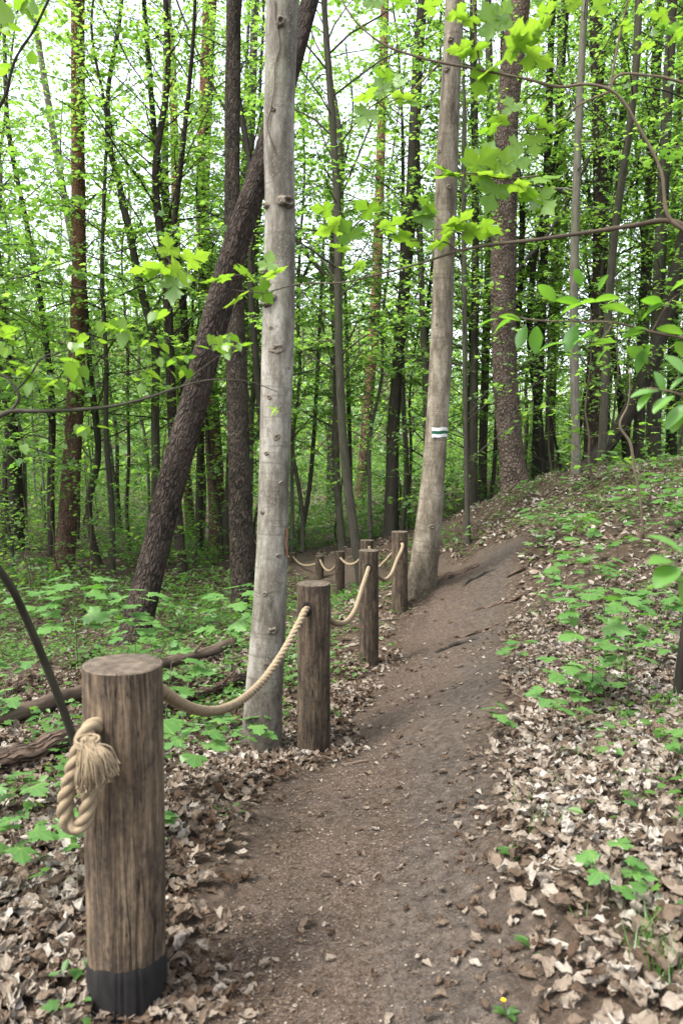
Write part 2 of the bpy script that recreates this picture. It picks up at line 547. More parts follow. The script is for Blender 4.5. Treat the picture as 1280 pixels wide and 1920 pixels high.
B_GREY = m_bark_grey()
B_DARK = m_bark_rough('dark_ridged_bark', (.012, .010, .008), (.045, .036, .028), (.105, .086, .066), 42, 6)
B_LEAN = m_bark_rough('brown_plated_bark', (.010, .008, .006), (.040, .030, .024), (.098, .077, .063), 34, 7)
B_PINE = m_bark_rough('pine_bark', (.03, .018, .012), (.10, .062, .045), (.20, .13, .095), 26, 9, ((.175, .088, .05), (.27, .15, .09)), 3.5, 7)
B_BIGPINE = m_bark_rough('old_pine_bark', (.03, .022, .017), (.10, .075, .060), (.22, .17, .135), 30, 11, ((.19, .10, .06), (.27, .15, .09)), 8, 12)
B_POLE = m_bark_pole('pole_bark', (.032, .028, .020), (.088, .078, .060), (.058, .064, .034))
B_PALE = m_bark_pole('pale_pole_bark', (.070, .063, .049), (.17, .155, .125), (.10, .102, .065))  # pale poles; tone also raised to paint in haze on far stems
B_BLACK = m_bark_pole('dark_pole_bark', (.018, .015, .012), (.052, .045, .035), (.03, .03, .02))
B_TWIG = m_bark_pole('twig_bark', (.06, .045, .03), (.14, .11, .075), (.09, .075, .05))
B_LOG = m_bark_rough('log_bark', (.022, .015, .011), (.075, .050, .036), (.165, .12, .09), 34, 4)
B_LOGPALE = m_bark_pole('debarked_log', (.060, .042, .030), (.155, .115, .085), (.055, .04, .03))

def m_wood():
    s = NT('weathered_post_wood')
    b = s.attr('bk', True)
    wob = s.n('TexNoise', Vector=s.scl(b, (8, 8, 3)), Scale=1.0, Detail=2)
    bw = s.n('VectorMath', _operation='ADD', i0=b, i1=s.n('VectorMath', _operation='SCALE', i0=wob.outputs[1], Scale=.022).outputs[0]).outputs[0]
    g1 = s.noise(s.scl(bw, (60, 60, 3.0)), 1.0, 6, .7)
    g2 = s.noise(s.scl(bw, (240, 240, 9)), 1.0, 4, .7)
    g3 = s.noise(s.scl(b, (16, 16, 7)), 1.0, 5, .65)
    g4 = s.noise(s.scl(b, (70, 70, 50)), 1.0, 4, .7)
    v = s.math('ADD', s.math('MULTIPLY', g1, .5), s.math('ADD', s.math('MULTIPLY', g2, .32), s.math('MULTIPLY', g4, .18)))
    c = s.ramp(v, [(.37, (.026, .019, .013)), (.45, (.085, .060, .039)), (.53, (.165, .119, .077)), (.64, (.36, .275, .18))])
    c = s.mix(s.math('MULTIPLY', s.ramp(g3, [(.42, (1, 1, 1)), (.55, (0, 0, 0))]), .72), c, s.ramp(g4, [(.35, (.022, .017, .013)), (.65, (.075, .056, .041))]))
    line = None
    for k, (sx, sz, c0, w) in enumerate(((34, .9, .56, .013), (52, 1.4, .47, .011), (85, 3, .52, .010))):
        cr = s.noise(s.scl(bw, (sx, sx, sz)), 1.0, 1)
        l_ = s.ramp(s.math('ABSOLUTE', s.math('SUBTRACT', cr, c0)), [(.003, (1, 1, 1)), (w, (0, 0, 0))])
        ga = s.ramp(s.noise(s.scl(b, (11 + 3 * k, 11 + 3 * k, 1.9 + k)), 1.0, 1), [(.47, (0, 0, 0)), (.54, (1, 1, 1))])
        l_ = s.math('MULTIPLY', l_, ga)
        line = l_ if line is None else s.math('MAXIMUM', line, l_)
    c = s.mix(s.math('MULTIPLY', line, .9), c, (.008, .006, .005))
    kn = s.n('TexVoronoi', Vector=s.scl(b, (11, 11, 5.5)), Scale=1.0)
    kd = s.ramp(kn.outputs['Distance'], [(.05, (1, 1, 1)), (.13, (0, 0, 0))])
    c = s.mix(s.math('MULTIPLY', kd, .8), c, (.02, .013, .009))
    oi = s.n('SeparateColor', Color=s.n('ObjectInfo').outputs['Color']).outputs[0]
    c = s.n('HueSaturation', Color=c, Value=oi, Saturation=1.02).outputs[0]
    h = s.math('SUBTRACT', v, s.math('MULTIPLY', line, .7))
    return s.surf(c, .85, h, .75, .01, .2)
M_WOOD = m_wood()
def m_endgrain():
    s = NT('post_end_grain')
    b = s.attr('bk', True)
    x = s.n('SeparateXYZ', Vector=b)
    r = s.math('SQRT', s.math('ADD', s.math('POWER', x.outputs[0], 2.0), s.math('POWER', x.outputs[1], 2.0)))
    n = s.noise(b, 35.0, 4)
    w = s.math('SINE', s.math('ADD', s.math('MULTIPLY', r, 900.0), s.math('MULTIPLY', n, 6.0)))
    c = s.ramp(s.math('ADD', s.math('MULTIPLY', w, .12), n), [(.3, (.040, .030, .021)), (.55, (.090, .069, .050)), (.8, (.17, .135, .098))])
    return s.surf(c, .9, s.math('ADD', n, s.math('MULTIPLY', w, .1)), .5, .006)
M_END = m_endgrain()
def m_plain(name, a, b_, sc=60.0, rough=.9, bs=.4, bd=.004, stretch=(1, 1, 1)):
    s = NT(name)
    co = s.n('TexCoord').outputs['Object']
    n = s.noise(s.scl(co, stretch), sc, 4, .6)
    return s.surf(s.ramp(n, [(.3, a), (.7, b_)]), rough, n, bs, bd)
M_TAR = m_plain('charred_tar', (.004, .004, .004), (.016, .014, .013), 40.0, .75, .6, .006, (1, 1, .25))
M_HOLE = m_plain('bored_hole', (.008, .006, .005), (.02, .015, .012))
def m_rope():
    s = NT('hemp_rope')
    b = s.attr('bk', True)
    n = s.noise(s.scl(b, (900, 900, 60)), 1.0, 3, .6)
    n2 = s.noise(s.n('TexCoord').outputs['Object'], 25.0, 3)
    c = s.ramp(n, [(.3, (.15, .108, .062)), (.7, (.38, .30, .195))])
    c = s.mix(s.math('MULTIPLY', s.ramp(n2, [(.4, (1, 1, 1)), (.62, (0, 0, 0))]), .45), c, (.20, .155, .105))
    return s.surf(c, .9, n, .5, .002, .1)
M_ROPE = m_rope()
M_WHITE = m_plain('white_marker_paint', (.42, .42, .41), (.56, .56, .55), 90.0, .6, .15, .002)
M_GREEN = m_plain('green_marker_paint', (.003, .050, .024), (.006, .075, .038), 90.0, .6, .15, .002)
M_ORANGE = m_plain('orange_scrape', (.20, .085, .045), (.30, .13, .07), 120.0, .9, .3, .002)
M_YELLOW = m_plain('yellow_petals', (.75, .45, .01), (.85, .6, .02))

def m_litter():
    s = NT('dead_leaves')
    f = s.attr('tint')
    n = s.noise(s.n('NewGeometry').outputs['Position'], 60.0, 3)
    f2 = s.math('ADD', f, s.math('MULTIPLY', s.math('SUBTRACT', n, .5), .22))
    c = s.ramp(f2, [(0.0, (.065, .040, .026)), (.25, (.088, .063, .045)), (.42, (.155, .116, .085)), (.62, (.24, .199, .156)), (.85, (.365, .33, .283)), (1.0, (.52, .49, .445))])
    c = s.mix(1.0, c, (.80, .80, .80), 'MULTIPLY')
    d = s.n('BsdfDiffuse', Color=c)
    t = s.n('BsdfTranslucent', Color=c)
    m = s.n('MixShader', i0=.18, i1=d.outputs[0], i2=t.outputs[0])
    s.t.links.new(m.outputs[0], s.out.inputs[0])
    return s.m
M_LITTER = m_litter()

def m_ground():
    s = NT('forest_floor')
    co = s.n('NewGeometry').outputs['Position']
    p = s.attr('tint')
    n1 = s.noise(co, 1.3, 4)
    n2 = s.noise(co, 22.0, 5, .65)
    n3 = s.noise(co, 110.0, 3, .6)
    dirt = s.ramp(s.math('ADD', s.math('MULTIPLY', n2, .6), s.math('MULTIPLY', n3, .4)), [(.32, (.026, .019, .014)), (.45, (.068, .048, .034)), (.57, (.115, .081, .057)), (.70, (.20, .148, .105))])
    vc = s.n('TexVoronoi', Vector=s.n('VectorMath', _operation='ADD', i0=co, i1=s.n('VectorMath', _operation='SCALE', i0=s.n('TexNoise', Vector=co, Scale=60.0, Detail=2).outputs[1], Scale=.03).outputs[0]).outputs[0], Scale=190.0)
    chip = s.ramp(s.n('SeparateColor', Color=vc.outputs['Color']).outputs[0], [(0, (.020, .014, .010)), (.4, (.062, .042, .029)), (.72, (.125, .085, .058)), (.93, (.20, .145, .10)), (1.0, (.30, .24, .18))])
    so = s.n('SeparateXYZ', Vector=s.attr('bk', True)).outputs[0]
    earth = s.ramp(s.math('ADD', s.math('MULTIPLY', n2, .6), s.math('MULTIPLY', n3, .4)), [(.33, (.026, .021, .017)), (.48, (.070, .055, .043)), (.64, (.135, .11, .086))])
    dirt = s.mix(s.ramp(n1, [(.36, (.25, .25, .25)), (.62, (.6, .6, .6))]), dirt, chip)
    dirt = s.mix(s.math('MULTIPLY', so, .85), dirt, earth)
    warm = s.ramp(n1, [(.35, (.80, .80, .82)), (.65, (.95, .90, .84))])
    dirt = s.mix(1.0, dirt, warm, 'MULTIPLY')
    vs = s.n('TexVoronoi', Vector=co, Scale=85.0)
    spk = s.math('MULTIPLY', s.ramp(vs.outputs['Distance'], [(.16, (1, 1, 1)), (.26, (0, 0, 0))]), s.ramp(s.n('SeparateColor', Color=vs.outputs['Color']).outputs[0], [(.86, (0, 0, 0)), (.9, (1, 1, 1))]))
    dirt = s.mix(s.math('MULTIPLY', spk, .35), dirt, (.30, .23, .17))
    wv = s.n('TexNoise', Vector=co, Scale=8.0, Detail=2)
    cw = s.n('VectorMath', _operation='ADD', i0=co, i1=s.n('VectorMath', _operation='SCALE', i0=wv.outputs[1], Scale=.1).outputs[0]).outputs[0]
    vo = s.n('TexVoronoi', Vector=cw, Scale=27.0)
    lf = s.n('SeparateColor', Color=vo.outputs['Color']).outputs[0]
    lit = s.ramp(lf, [(0.0, (.05, .035, .025)), (.3, (.10, .066, .044)), (.55, (.14, .10, .07)), (.8, (.21, .165, .125)), (1.0, (.30, .25, .20))])
    lit = s.mix(s.ramp(vo.outputs['Distance'], [(.25, (0, 0, 0)), (.6, (.8, .8, .8))]), lit, (.03, .022, .016))
    hum = s.mix(s.ramp(s.noise(co, 2.6, 4), [(.38, (.25, .25, .25)), (.62, (.95, .95, .95))]), s.ramp(n2, [(.3, (.028, .021, .015)), (.7, (.095, .068, .047))]), lit)
    dirt = s.n('HueSaturation', Color=dirt, Saturation=.80, Value=1.12).outputs[0]
    c = s.mix(p, hum, dirt)
    h = s.math('ADD', s.math('MULTIPLY', n2, .5), s.math('MULTIPLY', n3, .35))
    h = s.math('ADD', h, s.math('MULTIPLY', vc.outputs['Distance'], .35))
    return s.surf(c, .95, h, .85, .02, .1)
M_GROUND = m_ground()

# ------------------------------------------------------------------ ground sheet
def build_ground():
    N = 520
    u = np.linspace(-1, 1, N)
    xs = .9 * np.sinh(6.4 * u)
    k = 6.4
    ys = 3.2 + .9 * np.sinh(k * u)
    X, Y = np.meshgrid(xs, ys)
    Z = H(X, Y) + micro(X, Y) * sstep(120, 40, np.hypot(X, Y))
    V = np.stack([X, Y, Z], -1).reshape(-1, 3)
    i = np.arange(N - 1)[:, None] * N + np.arange(N - 1)[None]
    Q = np.stack([i, i + 1, i + N + 1, i + N], -1).reshape(-1, 4)
    mb = MB()
    sb = np.zeros_like(V)
    sb[:, 0] = soil(X, Y).ravel()
    mb.add(V, Q, None, sb, path_mask(X, Y).ravel())
    tag(mb.obj('ground', M_GROUND), kind='structure')
build_ground()

# ------------------------------------------------------------------ trees
def sample(P, s_cum, s):
    return np.stack([np.interp(s, s_cum, P[:, k]) for k in range(3)], -1)

def grow(mbw, acc, P, R, s0, s1, n, blen, r, lsize, ntw=7, nlf=7, el=(.25, .95), wmat=0):
    """limbs, twigs and leaf positions along a trunk line"""
    cum = np.concatenate([[0], np.cumsum(np.linalg.norm(np.diff(P, axis=0), axis=1))])
    for i in range(n):
        t = (i + r.random()) / n
        s = s0 + (s1 - s0) * t
        p = sample(P, cum, s)
        tr = float(np.interp(s, cum, R))
        az = i * 2.399 + r.normal() * .5
        e = r.uniform(*el) + .35 * t
        ln = blen * (1.05 - .65 * t) * r.uniform(.55, 1.25)
        br = min(tr * .4, .0058 * ln + .003)
        d = np.array((math.cos(az) * math.cos(e), math.sin(az) * math.cos(e), math.sin(e)))
        pts = [p]
        for k in range(5):
            d = unit(d + r.normal(size=3) * .13 + np.array((0, 0, -.06)))
            pts.append(pts[-1] + d * ln / 5)
        pts = np.array(pts)
        tube(mbw, pts, np.linspace(br, br * .25, 6), 5 if br > .012 else 4, wmat)
        bc = np.linspace(0, ln, 6)
        for j in range(ntw):
            tt = .22 + .78 * (j + r.random()) / ntw
            q = sample(pts, bc, tt * ln)
            dd = unit(np.array([np.interp(tt * 5, np.arange(5), np.diff(pts, axis=0)[:, c]) for c in range(3)]))
            side = 1 if j % 2 else -1
            a = side * r.uniform(.5, 1.1)
            tw = np.array((dd[0] * math.cos(a) - dd[1] * math.sin(a), dd[0] * math.sin(a) + dd[1] * math.cos(a), dd[2] * .35 + r.normal() * .15))
            tw = unit(tw)
            tl = (.22 + .32 * ln * (1.15 - tt)) * r.uniform(.6, 1.2)
            tl = min(tl, 1.1)
            tp = np.array([q, q + tw * tl * .5 + np.array((0, 0, .02)), q + tw * tl + r.normal(size=3) * .04])
            tube(mbw, tp, [.0026, .002, .001], 3, wmat)
            m = max(2, int(nlf * tl / .5))
            u = (np.arange(m) + r.random(m)) / m * .95 + .08
            lp = q + (tp[2] - q) * u[:, None] + r.normal(size=(m, 3)) * .025
            ang = np.where(np.arange(m) % 2, 1, -1) * r.uniform(.3, 1.3, m)
            ld = np.stack([tw[0] * np.cos(ang) - tw[1] * np.sin(ang), tw[0] * np.sin(ang) + tw[1] * np.cos(ang), -.15 + r.normal(size=m) * .3], -1)
            nr = np.array((0, 0, 1.0)) + r.normal(size=(m, 3)) * .42
            acc.append((lp, ld, nr, lsize * r.uniform(.55, 1.2, m)))

def finish_leaves(acc, tpl, r):
    mb = MB()
    P, D, N, S = (np.concatenate([a[k] for a in acc]) for k in range(4))
    kp = r.random(len(P)) < np.interp(P[:, 2], [2, 5, 8, 14], [.95, .95, .9, .65])
    P, D, N, S = P[kp], D[kp], N[kp], S[kp]
    leaves(mb, P, D, N, S, tpl, r.random(len(P)))
    return mb

def trunk_tube(mb, P, R, n, r, flare=.45, lump=.05):
    ph = r.uniform(0, 6.28, 4)
    def f(a, s):
        fl = flare * np.exp(-np.maximum(s - .1, 0) / .22)
        return (1 + fl * (1 + .35 * np.sin(4 * a + ph[0]))) * (1 + lump * np.sin(2 * a + ph[1] + s * .5) + lump * .6 * np.sin(3 * a + ph[2] - s * .9) + .03 * np.sin(s * 3.1 + ph[3]))
    tube(mb, P, R, n, radf=f)

def px_tree(name, label, cat, pts, d=None, bark=B_POLE, Ht=14, crown=None, tpl=L_LOBED, leafmat=None, seg=20, flare=.4, group=None, lump=.05, seed=0, toplean=None):
    """a tree whose trunk follows (px, py, width px) from the top of the picture to its foot"""
    r = np.random.default_rng(1000 + seed)
    if d is None:
        d = hit(pts[-1][0], pts[-1][1])[1]
    W = np.array([at(p[0], p[1], d) for p in pts[::-1]])
    R = np.array([p[2] for p in pts[::-1]], float) / 2 / RES_F * d
    foot = W[0].copy()
    g = hz(foot[0], foot[1])
    if foot[2] > g + .03:
        dirn = unit(W[0] - W[1])
        k = (foot[2] - g) / max(.3, -dirn[2])
        foot = foot + dirn * k
        W = np.vstack([foot, W])
        R = np.concatenate([[R[0]], R])
    g = hz(W[0][0], W[0][1])
    base = np.array((W[0][0], W[0][1], g))
    W = np.vstack([W[0] + unit(W[0] - W[1]) * .25, W])
    R = np.concatenate([[R[0]], R])
    # gentle depth wander so the stem is not a flat cut-out
    W[:, 1] += np.interp(W[:, 2], [g, g + 3, g + 8], [0, .1 * r.normal(), .35 * r.normal()])
    up = unit(W[-1] - W[-3 if len(W) > 3 else -2])
    if toplean is not None:
        up = unit(np.array(toplean, float))
    top, hgt = W[-1], W[-1][2] - g
    ext, er = [], []
    rem = max(Ht - hgt, 1.5)
    for k in range(1, 5):
        up = unit(up * .8 + np.array((0, 0, .2)) + r.normal(size=3) * .03)
        top = top + up * rem / 4
        ext.append(top)
        er.append(R[-1] * (1 - .2 * k) + .008)
    W = np.vstack([W, ext])
    R = np.concatenate([R, er])
    P = catmull(W, 8)
    Rr = np.interp(np.linspace(0, len(W) - 1, len(P)), np.arange(len(W)), R)
    root = empty(name, base, label, cat, group)
    mb = MB()
    trunk_tube(mb, P, Rr, seg, r, flare, lump)
    acc = []
    total = np.linalg.norm(np.diff(P, axis=0), axis=1).sum()
    c = dict(h0=1.6, n=34, blen=2.2, ls=.085, ntw=7, nlf=7)
    c.update(crown or {})
    grow(mb, acc, P, Rr, min(c['h0'], total * .8), total, c['n'], c['blen'], r, c['ls'], c['ntw'], c['nlf'])
    to = mb.obj('trunk', bark, root, org=base)
    to.location = (0, 0, 0)
    to.color = TRUNK_TONE.get(seed, (1, 1, 1, 1))
    lm = finish_leaves(acc, tpl, r)
    lm.obj('crown', leafmat or M_CROWN, root, smooth=False, org=base).location = (0, 0, 0)
    return root, P, Rr, base, d

HIGH = dict(h0=8.5, n=26, blen=2.6, ls=.11)
PINE = dict(h0=10.5, n=22, blen=2.0, ls=.16, nlf=12)
L_NEEDLE = (np.array([(0, -.03, 0), (1, -.008, -.05), (1, .008, -.05), (0, .03, 0), (0, 0, -.03), (.9, .25, .06), (.88, .27, .06), (0, .02, .03)]), np.array([(0, 1, 2, 3), (4, 5, 6, 7)]), None)

# the two near trunks
TRUNK_TONE = {1: (.92, .91, .89, 1), 2: (.80, .73, .64, 1)}
grey = px_tree('maple_tree', 'smooth pale grey trunk with knots, nearest tree, beside the second rope post', 'tree',
    [(529, -20, 60), (526, 60, 59), (523, 150, 58), (521, 250, 58), (523, 380, 57), (522, 480, 57), (520, 600, 58), (516, 750, 58), (512, 900, 58), (508, 1050, 60), (502, 1180, 63), (494, 1300, 66), (489, 1412, 70)],
    None, B_GREY, 15, HIGH, seg=48, flare=.32, lump=.025, seed=1)
mark = px_tree('maple_tree', 'curved pale trunk with the white and green trail blaze beside the path', 'tree',
    [(846, -20, 31), (840, 120, 33), (835, 250, 36), (831, 400, 38), (829, 550, 38), (827, 650, 39), (822, 750, 40), (815, 850, 42), (806, 960, 46), (797, 1040, 49), (789, 1105, 52)],
    None, B_GREY, 15, HIGH, seg=40, flare=.25, lump=.03, seed=2)
px_tree('oak_tree', 'dark straight ridged trunk between the leaning trunk and the pale grey tree', 'tree',
    [(438, -20, 27), (437, 250, 29), (438, 450, 30), (444, 650, 37), (450, 900, 40), (457, 1155, 45)], None, B_DARK, 17, dict(h0=9, n=26, blen=2.8, ls=.1), seg=32, flare=.12, seed=3)
px_tree('pine_tree', 'thick dark leaning trunk crossing behind the pale grey tree', 'tree',
    [(588, -20, 30), (548, 120, 34), (515, 230, 37), (488, 320, 40), (448, 440, 44), (406, 590, 48), (362, 760, 50), (324, 900, 51), (288, 1050, 54), (248, 1208, 60)], None, B_LEAN, 15,
    dict(h0=11, n=20, blen=2.4, ls=.1), seg=40, flare=.12, seed=4)
px_tree('pine_tree', 'slender pine with orange upper bark, leftmost of the red pines', 'tree',
    [(147, -20, 24), (149, 300, 25), (151, 500, 26), (146, 680, 29), (136, 880, 32), (120, 1068, 37)], None, B_PINE, 18, PINE, L_NEEDLE, M_NEEDLE, 24, seed=5)
px_tree('pine_tree', 'orange barked pine standing behind the dark straight trunk', 'tree',
    [(404, -20, 22), (395, 200, 23), (388, 420, 24), (396, 700, 27), (410, 1028, 32)], None, B_PINE, 19, PINE, L_NEEDLE, M_NEEDLE, 24, seed=6)
px_tree('pine_tree', 'tall brown plated pine on the bank right of the blazed tree', 'tree',
    [(968, -20, 37), (952, 120, 37), (942, 250, 38), (940, 420, 44), (944, 700, 44), (957, 850, 49), (968, 928, 56)], 15.0, B_BIGPINE, 19, PINE, L_NEEDLE, M_NEEDLE, 32, flare=.3, seed=7)

LOWC = dict(h0=3.2, n=50, blen=2.5, ls=.085, ntw=9, nlf=11)
LOWD = dict(h0=2.2, n=52, blen=2.5, ls=.085, ntw=9, nlf=11)
HT = [
 ('beech_tree', 'dark trunk at the left edge of the wood behind the linden twig', [(-6, 480, 22), (8, 650, 23), (20, 800, 24), (35, 1030, 28)], None, B_BLACK, LOWC),
 ('maple_tree', 'sinuous dark stem curving between the red pine and leaning trunk', [(215, -20, 8), (188, 180, 9), (190, 240, 11), (213, 340, 12), (238, 450, 13), (258, 540, 14), (284, 640, 15), (288, 780, 15), (291, 900, 17), (290, 975, 18)], 17.0, B_POLE, LOWC),
 ('hornbeam_tree', 'bent sapling stem with a kink low down near the leftmost red pine', [(160, 420, 8), (165, 560, 9), (172, 700, 10), (184, 860, 12), (167, 950, 13), (174, 1010, 13), (186, 1062, 15)], None, B_POLE, LOWD),
 ('birch_tree', 'pale slanting stem leaning left across the leftmost red pine', [(55, -20, 9), (95, 230, 12), (125, 410, 12), (152, 560, 13), (180, 720, 15), (202, 860, 17), (217, 1000, 19)], None, B_PALE, LOWC),
 ('hornbeam_tree', 'straight pale pole just left of the leaning trunk', [(318, -20, 11), (312, 130, 11), (314, 500, 13), (325, 830, 15)], 20.0, B_PALE, LOWC),
 ('pine_tree', 'thin far reddish pine behind the straight pale pole', [(324, 120, 13), (330, 400, 14), (340, 720, 15), (352, 900, 17)], 27.0, B_PINE, dict(h0=11, n=18, blen=1.5, ls=.1)),
 ('hornbeam_tree', 'pale pole rising beside the dark straight trunk near the frame top', [(478, -20, 13), (470, 200, 15), (465, 330, 16), (457, 600, 17), (452, 950, 20)], 19.0, B_PALE, LOWC),
 ('beech_tree', 'pale stem leaning against the foot of the dark straight trunk', [(445, 640, 14), (436, 800, 18), (431, 920, 21), (423, 1042, 27)], None, B_POLE, LOWC),
 ('hornbeam_tree', 'mossy thin pole behind the foot of the leaning trunk', [(380, 480, 11), (376, 800, 13), (373, 1042, 16)], None, B_POLE, LOWC),
 ('hornbeam_tree', 'slim mossy pole right of the pale grey tree', [(606, -20, 11), (616, 120, 12), (632, 380, 14), (635, 640, 14), (645, 850, 16), (668, 1030, 18)], 12.2, B_POLE, LOWC),
 ('hazel_sapling', 'thin bowed sapling stem between the grey tree and mossy pole', [(608, 420, 5), (598, 640, 7), (590, 800, 8), (578, 930, 9), (558, 1030, 11)], None, B_POLE, dict(h0=2.5, n=22, blen=1.5, ls=.08)),
 ('beech_tree', 'dark trunk directly behind the slim mossy pole', [(640, 300, 13), (634, 560, 17), (623, 760, 18), (622, 962, 20)], None, B_BLACK, LOWC),
 ('pine_tree', 'reddish trunk leaning slightly right behind the slim mossy pole', [(722, -20, 15), (716, 220, 17), (705, 560, 19), (688, 780, 20), (672, 962, 22)], None, B_PINE, dict(h0=9, n=20, blen=1.7, ls=.1)),
 ('beech_tree', 'black looking trunk midway between mossy pole and blazed tree', [(778, 120, 17), (765, 400, 20), (750, 620, 22), (738, 800, 24), (734, 932, 27)], 17.5, B_BLACK, LOWC),
 ('hornbeam_tree', 'thin dark pole touching the left side of the blazed tree', [(783, 150, 9), (790, 560, 11), (797, 760, 12), (800, 900, 13)], 17.0, B_POLE, LOWC),
 ('hazel_sapling', 'very thin stem at the foot of the bank right of the blazed tree', [(868, 300, 8), (868, 560, 9), (871, 800, 9), (876, 1012, 11)], 12.3, B_POLE, dict(h0=1.4, n=24, blen=1.5, ls=.08)),
 ('hornbeam_tree', 'first slim pole right of the blazed tree', [(886, -20, 12), (890, 400, 14), (886, 870, 16)], 17.0, B_POLE, LOWC),
 ('hornbeam_tree', 'slim pole halfway from the blazed tree to the plated pine', [(907, -20, 12), (912, 300, 13), (904, 900, 16)], 20.0, B_POLE, LOWC),
 ('beech_tree', 'dark pole close behind the right side of the plated pine', [(1022, 60, 12), (1014, 400, 14), (1004, 880, 17)], 19.0, B_BLACK, LOWC),
 ('hornbeam_tree', 'greyish pole second from the plated pine on the bank', [(1042, 200, 13), (1032, 600, 16), (1028, 890, 18)], 22.0, B_POLE, LOWD),
 ('beech_tree', 'pale smooth pole on the bank crest before the thick dark trunk', [(1092, -20, 12), (1083, 200, 13), (1077, 560, 15), (1079, 895, 17)], 13.5, B_PALE, dict(h0=4.5, n=26, blen=1.8, ls=.085)),
 ('oak_tree', 'thick dark trunk on the right bank beside the smooth pole', [(1118, -20, 20), (1126, 300, 25), (1123, 600, 28), (1112, 872, 36)], 17.0, B_DARK, dict(h0=4, n=36, blen=2.6, ls=.09)),
 ('hornbeam_tree', 'slanting thin pole crossing in front of the thick dark trunk', [(1168, 180, 12), (1150, 450, 14), (1126, 880, 17)], 14.0, B_POLE, dict(h0=5, n=24, blen=1.8, ls=.085)),
 ('oak_tree', 'dark crooked trunk leaning far right from the bank', [(1300, 360, 26), (1264, 520, 27), (1225, 660, 27), (1160, 800, 26), (1108, 872, 30)], 15.5, B_BLACK, dict(h0=5, n=20, blen=2.0, ls=.09)),
 ('hornbeam_tree', 'mossy pole near the right edge left of the grey trunk', [(1218, -20, 15), (1207, 300, 18), (1195, 880, 22)], 18.0, B_POLE, LOWD),
 ('beech_tree', 'stout greenish grey trunk near the right edge of the wood', [(1238, 60, 16), (1230, 400, 21), (1222, 872, 28)], 16.0, B_POLE, LOWC),
 ('hornbeam_tree', 'last dark pole at the right edge of the wood', [(1275, 300, 15), (1266, 500, 17), (1256, 872, 19)], 21.0, B_BLACK, LOWD),
]
for i, (nm, lb, pts, d, bark, cr) in enumerate(HT):
    px_tree(nm, lb, 'sapling' if 'sapling' in nm else 'tree', pts, d, bark, (7 if 'sapling' in nm else 14 + (i * 7 % 4)), cr, seg=14, seed=20 + i)

def side_tree(lb, x, y, seed, c):
    g = hz(x, y)
    px = 640 + x / y * RES_F
    def pyz(z):
        return 829 - (z - 1.45) / y * RES_F
    w = .17 * RES_F / y
    px_tree('maple_tree', lb, 'tree', [(px + 10, pyz(g + 9), w * .8), (px - 5, pyz(g + 5), w * .9), (px + 4, pyz(g + 2.5), w), (px, pyz(g), w * 1.2)], y, B_POLE, 13, c, seed=seed)
SIDE_C = dict(h0=3.4, n=34, blen=2.8, ls=.12, ntw=8, nlf=8)
side_tree('leafy maple whose boughs reach in over the upper right bank', 4.9, 8.6, 91, SIDE_C)
side_tree('leafy maple beyond the right edge behind the bank crest', 6.4, 12.0, 92, SIDE_C)
side_tree('leafy maple whose boughs reach in from the upper left', -5.6, 9.5, 93, SIDE_C)
side_tree('leafy maple beyond the left edge near the dark trunk', -7.6, 13.5, 94, SIDE_C)

# prototypes of the trees that repeat through the wood
def proto_tree(name, seed, Ht, r0, bark, c, tpl=L_SIMPLE, leafmat=None, fork=0):
    r = np.random.default_rng(seed)
    n = 9
    z = np.linspace(-.3, Ht, n)
    w = np.cumsum(r.normal(size=(n, 2)) * Ht * .011, axis=0)
    w -= w[0]
    ln = r.normal(size=2) * .02
    P = catmull(np.column_stack([w[:, 0] + ln[0] * z, w[:, 1] + ln[1] * z, z]), 5)
    R = r0 * (1 - .8 * np.linspace(0, 1, len(P)) ** 1.2) + .006
    mb, acc = MB(), []
    trunk_tube(mb, P, R, 10, r, .3, .06)
    if fork:
        k = int(len(P) * .35)
        q = P[k]
        F = [q]
        dd = unit(np.array((r.normal() * .5, r.normal() * .5, 1.3)))
        for _ in range(5):
            dd = unit(dd + np.array((0, 0, .12)) + r.normal(size=3) * .06)
            F.append(F[-1] + dd * Ht * .1)
        F = catmull(F, 4)
        tube(mb, F, np.linspace(R[k] * .75, .012, len(F)), 8)
        grow(mb, acc, F, np.linspace(R[k] * .7, .012, len(F)), 1.0, Ht * .5, c['n'] // 2, c['blen'] * .8, r, c['ls'], c.get('ntw', 7), c.get('nlf', 7))
    grow(mb, acc, P, R, c['h0'], Ht + .2, c['n'], c['blen'], r, c['ls'], c.get('ntw', 7), c.get('nlf', 7), el=c.get('el', (.25, .95)))
    root = empty(name, (0, 0, 0), 'x', 'tree')
    mb.obj('trunk', bark, root)
    finish_leaves(acc, tpl, r).obj('crown', leafmat or M_CROWN, root, smooth=False)
    return root

